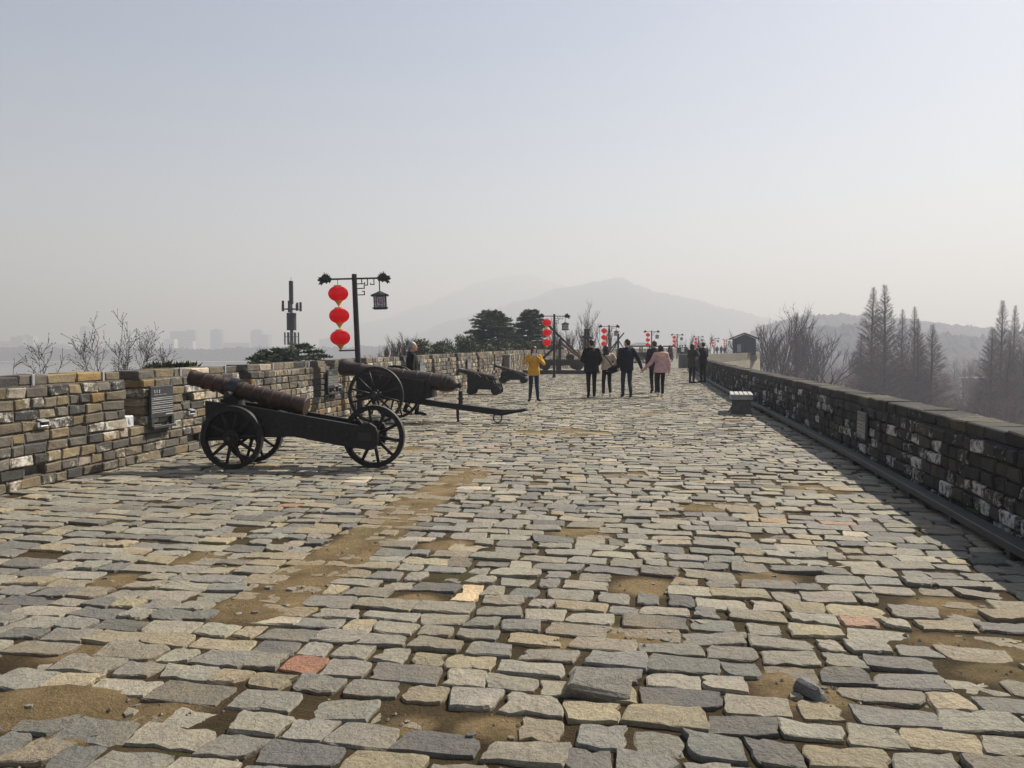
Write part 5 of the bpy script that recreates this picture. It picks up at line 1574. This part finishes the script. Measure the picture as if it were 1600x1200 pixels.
ms = [metasequoia_mesh(s) for s in (1, 2, 3, 4, 5)]
def metasequoia(px, pytop, y, base_z, k, label, R=1.0):
    p = at(px, pytop, y); H = p.z - base_z
    t = thing('dawn_redwood', label, 'tree', (p.x, p.y, base_z), k * 1.7, 'bare conifers below the wall')
    a, b_ = ms[k % 5]; s = H / 28; t.rotation_euler = (RND.uniform(-.012, .012), RND.uniform(-.012, .012), k * 1.7)
    for nm, me in (('trunk', a), ('crown', b_)):
        o = link(nm, me, t); o.scale = (s * R * 1.2, s * R * 1.2, s)
for i, (px, py, y, lab, R) in enumerate([
        (1363, 448, 128, 'tall bare spire-shaped conifer with a thick trunk, first of the tallest two', 1.15), (1388, 443, 120, 'tallest bare spire-shaped conifer, right of its tall twin', 1.15),
        (1413, 482, 135, 'slender bare conifer between the tallest pair and the slimmer trio', .85), (1432, 478, 132, 'slim bare conifer spire, highest of the trio past the tall pair', .9),
        (1437, 497, 118, 'shorter bare conifer leaning close on the slim trio', .8), (1457, 506, 120, 'broad lower bare conifer at the end of the row before the gap', 1.35),
        (1345, 520, 150, 'low bushy bare conifer at the foot of the tallest two', 1.3),
        (1567, 468, 126, 'tall bare conifer spire in the clump beyond the gap', 1.0), (1585, 476, 132, 'slim bare conifer spire on the far side of the clump beyond the gap', .8),
        (1552, 510, 122, 'broad bare conifer at the open edge of the clump beyond the gap', 1.3), (1603, 500, 124, 'bare conifer half out of view at the end of the clump', 1.2), (1575, 530, 112, 'short bare conifer low in front of the clump beyond the gap', 1.1),
        (1243, 487, 110, 'thin dark-trunked bare conifer among the rounded trees by the hut', .75)]):
    metasequoia(px, py, y, GZ, i, lab, R)
# rounded bare trees near the hut
for i, (px, pyt, y, cr, lab) in enumerate([(1215, 492, 112, 15, 'rounded bare tree with fine twigs right behind the guard hut'), (1262, 493, 122, 15, 'rounded bare tree with upswept limbs in front of the far tower'), (1198, 515, 104, 11, 'smaller bare tree touching the guard hut roof'),
                                           (1283, 520, 130, 13, 'pale bare tree at the right edge of the rounded group')]):
    p = at(px, pyt, y)
    bare_tree(lab, (p.x, p.y), GZ, p.z - cr * .78, cr, 40 + i, nmain=7, r0=.26, maxlev=4, up=.3, nb=(3, 4), group='rounded bare trees by the hut', spread=(.3, .75))
p = at(1290, 562, 78)
bare_tree('small dark gnarled tree with few crooked limbs below the parapet', (p.x, p.y), GZ, p.z - 3.2, 5.2, 77, nmain=4, r0=.17, maxlev=2, up=.05, spread=(.5, 1.0), nb=(2, 3))
# wood that fills the low ground: one mass
r = random.Random(90); tr, tw = MB(), MB()
for k in range(420):
    y = r.uniform(95, 430); x = r.uniform(.27, .80) * y
    h = r.uniform(9, 16) * (1 if y > 170 else .85)
    R = h * r.uniform(.22, .38); p = Vector((x, y, GZ))
    tr.tube([p, p + Vector((0, 0, h * .55)), p + Vector((r.uniform(-.4, .4), 0, h))], [.16, .11, .02], 4, caps=False)
    for q in range(130 if y < 250 else 80):
        f = r.uniform(.2, 1); a = r.uniform(0, 2 * PI); rr_ = R * math.sin(min(1, (1.05 - f) * 1.6) * PI / 2) * r.uniform(.3, 1)
        b_ = p + Vector((0, 0, f * h * .85)); e = p + Vector((math.cos(a) * rr_, math.sin(a) * rr_, f * h + rr_ * .45))
        d = (e - b_); l = d.length; d.normalize(); tri_twig(tw, b_, d, l, .05, r)
        for w in range(4): tri_twig(tw, b_.lerp(e, r.uniform(.4, 1)), rdir(d, r.uniform(.3, .9), r), r.uniform(.6, 1.5), .045, r)
tw.m = [1] * len(tw.f); b0 = len(tr.v)
tr.v += tw.v; tr.c += tw.c; tr.f += [tuple(i + b0 for i in f) for f in tw.f]; tr.m += tw.m
tag(tr.build('bare_wood', [M['bark'], M['meta_twig']]), 'misty brown bare wood filling the low park ground', 'wood', kind='stuff')

# evergreen cedars
def cedar(label, px, pyt, y, halfw, vis, seed, layers=9, base_z=GZ, lean=0.0):
    """halfw: widest half spread in metres; vis: metres of crown worth detailing, measured from the top"""
    r = random.Random(seed); p = at(px, pyt, y); H = p.z - base_z
    t = thing('cedar_tree', label, 'tree', (p.x, p.y, base_z))
    tr, nd = MB(), MB()
    tr.tube([(0, 0, -.3), (0, 0, H * .6), (lean, 0, H * .99)], [.32, .2, .03], 8, caps=False)
    nb_ = layers * 15
    for k in range(nb_):
        f = (k + r.random()) / nb_                                  # 0 top
        z = H - vis * f * 1.02
        L_ = halfw * (f ** .62) * r.uniform(.7, 1.12) + .25
        a = k * 2.4 + r.uniform(-.5, .5)
        d = Vector((math.cos(a), math.sin(a), .38 - .38 * f + r.uniform(-.1, .1))).normalized()
        s0 = Vector((lean * (1 - f), 0, z)); pts = [s0]
        for i in range(4): pts.append(pts[-1] + (d + Vector((0, 0, -.05 * i * i * .5))).normalized() * L_ / 4)
        tr.tube(pts, [.05, .04, .03, .02, .008], 3, caps=False)
        for q in range(int(10 + L_ * 13)):
            tt = r.uniform(.18, 1.0) ** .8 * 4; i = min(int(tt), 3); c = pts[i].lerp(pts[i + 1], tt - i)
            side = Vector((-d.y, d.x, 0)).normalized() * r.choice((-1, 1))
            sd = (d * r.uniform(.3, .9) + side * r.uniform(.3, 1.0) + Vector((0, 0, r.uniform(-.25, .08)))).normalized()
            sl = r.uniform(.25, .75) * min(1, .35 + L_ * .35) * (1.15 - tt / 8)
            for w in range(7):
                b_ = c + sd * sl * (w / 6); b_.z -= .10 * sl * (w / 6) ** 2
                for e in range(2):
                    dd = rdir((sd + Vector((0, 0, .25))).normalized(), r.uniform(.25, 1.0), r)
                    l_ = r.uniform(.09, .19); o = dd.orthogonal().normalized() * r.uniform(.024, .042)
                    nd.add([b_ - o, b_ + o, b_ + dd * l_], [(0, 1, 2)])
    tr.build('trunk', M['bark'], t, smooth=True); nd.build('crown', M['cedar'], t)
    return t
cedar('large layered dark green cedar rising above the crenellated wall', 768, 488, 58, 3.0, 4.2, 5, layers=11)
cedar('darker cedar with ragged top behind the second lantern string', 826, 486, 60, 1.7, 3.6, 6, layers=8, lean=.2)
cedar('cedar with flat spreading boughs in front of the antenna mast', 466, 541, 34, 1.3, .8, 7, layers=1)
cedar('low cedar boughs just clearing the wall left of the antenna mast', 428, 552, 30, 1.05, .6, 8, layers=1)
cedar('cedar tip barely showing over the wall behind the ringed muzzle', 265, 577, 17, .45, .3, 12, layers=1)
# evergreen shrubs behind the wall
def shrub(label, px, pyt, y, halfw, h, seed, mat='hedge'):
    r = random.Random(seed); p = at(px, pyt, y); base = GZ
    t = thing('evergreen_tree', label, 'tree', (p.x, p.y, base)); H = p.z - base
    tr, lf = MB(), MB()
    tr.tube([(0, 0, -.3), (.1, 0, H - h), (0, 0, H - .3)], [.2, .14, .03], 7, caps=False)
    cl = []
    for k in range(26):
        a = r.uniform(0, 2 * PI); q = r.random() ** .5; z = H - h * r.uniform(.05, 1.0)
        rr_ = halfw * q * math.sqrt(max(.05, 1 - ((z - (H - h)) / h) ** 2.5)); c = Vector((math.cos(a) * rr_, math.sin(a) * rr_, z)); cl.append((c, r.uniform(.3, .6)))
        tr.tube([(0, 0, z - h * .3), c], [.035, .01], 3, caps=False)
    for c, s in cl:
        for q in range(170):
            v = Vector((r.gauss(0, 1), r.gauss(0, 1), r.gauss(0, .8))); v = v.normalized() * s * r.uniform(.5, 1.05); v.z *= .75
            n_ = rdir(v.normalized(), r.uniform(0, 1.2), r); o = n_.orthogonal().normalized(); o2 = n_.cross(o); l_ = r.uniform(.04, .09)
            b_ = c + v; lf.add([b_ - o * l_, b_ + o2 * l_ * .5, b_ + o * l_, b_ - o2 * l_ * .5], [(0, 1, 2, 3)])
    tr.build('trunk', M['bark'], t, smooth=True); lf.build('crown', M[mat], t)
for i, (px, py, y, w, lab) in enumerate([(655, 535, 45, 1.3, 'dull green evergreen crown just right of the grey-haired man'), (690, 533, 47, 1.3, 'rounded olive evergreen crown above the wall left of the large cedar'),
                                         (728, 526, 50, 1.4, 'lighter green evergreen crown in front of the large cedar'), (775, 533, 48, 1.4, 'low evergreen crown at the foot of the large cedar'), (812, 534, 52, 1.4, 'low dark evergreen crown between the two cedars'), (858, 533, 56, 1.2, 'low evergreen crown below the second lantern string')]):
    shrub(lab, px, py, y, w, 1.9, 60 + i)
# bare crowns behind the left wall
for i, (px, py, y, cr, lab, ml) in enumerate([(612, 524, 40, 4.0, 'spreading bare twiggy crown right of the first lamp post', 4), (640, 522, 48, 4.0, 'fine bare twigs above the grey-haired man', 4),
                                              (905, 489, 66, 7.5, 'fan-shaped bare tree behind the timber stone-thrower', 4), (938, 500, 72, 6.0, 'bare tree behind the third lantern string', 4), (878, 505, 70, 5.5, 'thin bare tree between the cedar and the fan-shaped tree', 4),
                                              (1078, 514, 150, 9.0, 'hazy bare tree behind the far lanterns', 3), (1103, 520, 165, 8.0, 'hazy bare tree left of the guard hut', 3)]):
    p = at(px, py, y)
    bare_tree(lab, (p.x, p.y), GZ, p.z - cr * .80, cr, 140 + i, nmain=6, up=.45, spread=(.2, .6), r0=.11 if y < 100 else .2, maxlev=ml, group='bare trees outside the wall')
# saplings rooted in the outer face of the wall
def sapling(label, px, pytop, pybase, y, n, seed, fan):
    r = random.Random(seed); b_ = at(px, pybase, y); h = at(px, pytop, y).z - .55
    t = thing('bare_sapling', label, 'sapling', (b_.x, b_.y, .55), 0, 'leafless saplings on the wall')
    tr, tw = MB(), MB()
    for k in range(n):
        lean_ = fan * ((k + .5) / n - .5) * 2 if n > 1 else 0; hh = h * (1 - abs(lean_) * .30) * r.uniform(.9, 1.0)
        pts = [Vector((0, 0, -.3))]; d = Vector((lean_ * .8, r.uniform(-.1, .1), 1)).normalized(); seg = 7
        for i in range(seg):
            d = (d + Vector((r.uniform(-.07, .07), r.uniform(-.07, .07), .05))).normalized(); pts.append(pts[-1] + d * (hh + .3) / seg)
        tr.tube(pts, [.009 * (1 - .11 * i) for i in range(seg + 1)], 5, caps=False)
        for q in range(17 if n > 2 else 7):
            tt = r.uniform(.3, .97) * seg; i = min(int(tt), seg - 1); c = pts[i].lerp(pts[i + 1], tt - i)
            bd = rdir(d, r.uniform(.45, .85), r); l = h * r.uniform(.10, .26); p2 = [c]
            for i in range(3): bd = (bd + Vector((r.uniform(-.1, .1), r.uniform(-.1, .1), .10))).normalized(); p2.append(p2[-1] + bd * l / 3)
            tr.tube(p2, [.0042, .0035, .003, .0018], 3, caps=False)
            for w in range(6):
                tw_p = p2[1 + w % 3]; td = rdir(bd, r.uniform(.4, .9), r); tl = r.uniform(.04, .16)
                tw.tube([tw_p, tw_p + td * tl], [.003, .0018], 3, caps=False); tw.ell(tw_p + td * tl, (.005, .005, .008), 5, 4)
    tr.build('stem', M['bark'], t); tw.build('crown', M['bark'], t)
sapling('tall leafless many-stemmed sapling behind the wall gap by the lettered board', 183, 497, 590, 11.2, 5, 3, .75)
sapling('leafless sapling stems leaning out behind the cap stones near the ringed muzzle', 235, 528, 590, 12.4, 3, 4, .8)
sapling('short leafless sprig pair behind the wall left of the board', 62, 545, 592, 9.4, 2, 5, .25)
sapling('tiny leafless twig at the very end of the wall cap', 22, 566, 594, 9.0, 1, 6, 0)
sapling('small leafless twig behind the cap between the sprigs and the tall sapling', 108, 567, 590, 9.9, 1, 7, 0)

# ------------------------------------------------------------------ antenna mast
y = 60; p = at(456, 542, y)
am = thing('antenna_mast', 'dark grey mobile antenna mast with a drum shroud behind the wall', 'mast', (p.x, y, GZ))
def mz(py): return at(456, py, y).z - GZ
mb = MB(); mb.tube([(0, 0, -.2), (0, 0, mz(560)), (0, 0, mz(470))], [.22, .16, .09], 12); mb.build('pole', M['mast_light'], am)
mb = MB(); mb.lathe([(mz(475), .05), (mz(475), .165), (mz(439), .165), (mz(439), .05)], (0, 0, 0), (0, 0, 1), 16); auto_smooth(mb.build('top_antenna', M['mast'], am, fix=True))
mb = MB(); mb.tube([(0, 0, mz(440)), (0, 0, mz(433))], .015, 6); mb.build('lightning_rod', M['mast'], am)
mb = MB(); mb.lathe([(mz(516), .10), (mz(516), .36), (mz(489), .36), (mz(489), .10)], (0, 0, 0), (0, 0, 1), 20); auto_smooth(mb.build('drum_shroud', M['mast'], am, fix=True))
mb = MB()
pts = [(.62 * math.cos(2 * PI * k / 16), .62 * math.sin(2 * PI * k / 16), mz(483)) for k in range(17)]; mb.tube(pts, .035, 6, caps=False)
for k in range(6): mb.bar((0, 0, mz(483)), (.62 * math.cos(k * PI / 3), .62 * math.sin(k * PI / 3), mz(483)), .06)
mb.build('ring_platform', M['mast_light'], am)
for k in range(7):
    a = k * 2 * PI / 7 + .3; x_, y_ = .68 * math.cos(a), .68 * math.sin(a); h_ = (.7, .5, .9, .4, .8, .5, .6)[k]
    mb = MB(); mb.box((x_, y_, mz(482) + h_ * .2), (.16, .10, h_)); mb.build('radio_unit', M['mast'], am)
for k in range(6):
    a = k * PI / 3 + .2; x_, y_ = .50 * math.cos(a), .50 * math.sin(a)
    mb = MB(); mb.box((x_, y_, mz(529)), (.10, .06, .95)); mb.bar((0, 0, mz(526)), (x_, y_, mz(526)), .035); mb.build('panel_antenna', M['mast_light'], am)

# ------------------------------------------------------------------ far buildings
TONE = {k: plain('far_' + k, c, .9, var=.1, scale=.05) for k, c in dict(grey=(.16, .18, .20), pale=(.55, .54, .52), pink=(.45, .34, .29), white=(.75, .74, .72), blue=(.16, .20, .24), band=(.10, .11, .12)).items()}
def block(label, x0, x1, ytop, y, tone, floors=0, cap=None, name='tower_block', ybase=None, depth=18):
    a, b_ = at(x0, ytop, y), at(x1, ytop, y); z0 = GZ + 3
    t = thing(name, label, 'building', ((a.x + b_.x) / 2, y, z0), RND.uniform(-.15, .15), 'buildings across the lake')
    w = b_.x - a.x; h = a.z - z0
    mb = MB(); mb.box((0, 0, h / 2 - 2), (w, depth, h + 4)); mb.build('walls', TONE[tone], t)
    mb = MB(); mb.box((0, 0, h + .4), (w * .96, depth * .96, .8)); mb.build('parapet', TONE['grey'], t)
    if cap: mb = MB(); mb.box((w * cap[0], 0, h + .8 + cap[2] / 2), (w * cap[1], depth * .5, cap[2])); mb.build('roof_house', TONE[tone], t)
    if floors:
        for k in range(floors):
            mb = MB(); mb.box((0, -depth / 2 - .15, h - (k + .6) * h / (floors + 1)), (w * .9, .4, h / (floors + 1) * .45)); mb.build('window_band', TONE['band'], t)
Y1 = 1800
for a in [('pale grey apartment cluster at the far left of the lake skyline', 20, 38, 527, Y1, 'grey', 5, (.1, .4, 3)), ('whitish apartment block with a stepped top beside the grey cluster', 40, 56, 525, Y1 + 30, 'pale', 6, (-.2, .5, 3)),
          ('long low pale hall across the lake', 90, 112, 538, Y1 - 30, 'pale', 2, None), ('slim dark tower with a rounded crown, tallest across the lake', 128, 139, 512, Y1, 'grey', 10, (0, .7, 3)),
          ('pinkish striped block leaning on the slim dark tower', 140, 156, 520, Y1 + 10, 'pink', 8, None), ('broad blue-grey tower behind the tall sapling', 224, 243, 519, Y1 + 40, 'blue', 8, (0, .5, 2.5)),
          ('small white striped block in front of the blue-grey towers', 258, 275, 530, Y1 - 20, 'white', 6, None), ('wide blue-grey twin tower', 268, 306, 518, Y1 + 50, 'blue', 9, (.3, .35, 3)),
          ('pale gridded office front below the wide twin tower', 290, 304, 533, Y1 - 20, 'pale', 5, None), ('grey slab block right of the twin tower', 330, 348, 516, Y1 + 60, 'grey', 8, (0, .4, 2)),
          ('stepped hazy tower block left of the antenna mast', 393, 410, 517, Y1 + 60, 'grey', 9, (0, .5, 3)), ('lower wing beside the stepped hazy tower block', 411, 422, 523, Y1 + 50, 'blue', 7, None),
          ('faint low block behind the lowest red lantern', 500, 521, 530, Y1 + 150, 'blue', 4, (.2, .4, 3)), ('low grey housing row at the lake skyline edge', 0, 18, 534, Y1 + 20, 'grey', 3, None), ('low pale housing row between the cluster and the hall', 60, 86, 536, Y1 + 40, 'blue', 3, None),
          ('low blue-grey row between the striped block and broad tower', 165, 215, 538, Y1 + 30, 'blue', 3, None), ('low row right of the grey slab block', 350, 388, 536, Y1 + 40, 'grey', 3, None)]:
    block(*a)
# tower on the right hill
y = 790; p = at(1264, 497, y); tp_ = thing('hill_tower', 'faint pavilion-roofed tower standing on the wooded hill', 'tower', (p.x, y, 0))
zt, zb = at(1264, 488, y).z, at(1264, 512, y).z; w = 3.6
mb = MB(); mb.box((0, 0, (zt + zb) / 2), (w, w, zt - zb)); mb.build('shaft', TONE['grey'], tp_)
mb = MB(); mb.add([(-w * .75, -w * .75, zt), (w * .75, -w * .75, zt), (w * .75, w * .75, zt), (-w * .75, w * .75, zt), (0, 0, zt + 2.6)], [(0, 1, 4), (1, 2, 4), (2, 3, 4), (3, 0, 4), (3, 2, 1, 0)]); mb.build('roof', TONE['grey'], tp_)
mb = MB(); mb.box((0, 0, zt - 3.2), (w * 1.25, w * 1.25, .5)); mb.build('eave', TONE['grey'], tp_)
# park house glimpsed through the conifers
y = 235; p = at(1532, 604, y); hs = thing('park_house', 'long house with pale stepped eaves glimpsed through the conifers', 'house', (p.x, y, GZ), .5)
zt = at(1532, 590, y).z - GZ
mb = MB(); mb.box((0, 0, zt / 2), (9, 6, zt)); mb.build('walls', plain('house_wall', (.20, .18, .16), .9, var=.15, scale=.3), hs)
for k in range(3):
    mb = MB(); mb.box((0, 0, zt - k * 2.6), (9.8, 6.8, .25)); mb.build('eave', TONE['white'], hs)

# ------------------------------------------------------------------ haze: the air of the whole place
mhz = bpy.data.materials.new('haze'); mhz.use_nodes = True
nt = mhz.node_tree
for n_ in list(nt.nodes):
    if n_.type != 'OUTPUT_MATERIAL': nt.nodes.remove(n_)
pv_ = nt.nodes.new('ShaderNodeVolumePrincipled')
pv_.inputs['Color'].default_value = (.75, .805, .98, 1)
pv_.inputs['Absorption Color'].default_value = (.5, .5, .6, 1)
pv_.inputs['Density'].default_value = HAZE_DENSITY
pv_.inputs['Anisotropy'].default_value = .2
nt.links.new(pv_.outputs[0], nt.nodes['Material Output'].inputs['Volume'])
mb = MB(); mb.box((0, 1500, (302 + GZ - 3) / 2), (12400, 9400, 302 - (GZ - 3)))
tag(mb.build('haze', mhz), kind='stuff')
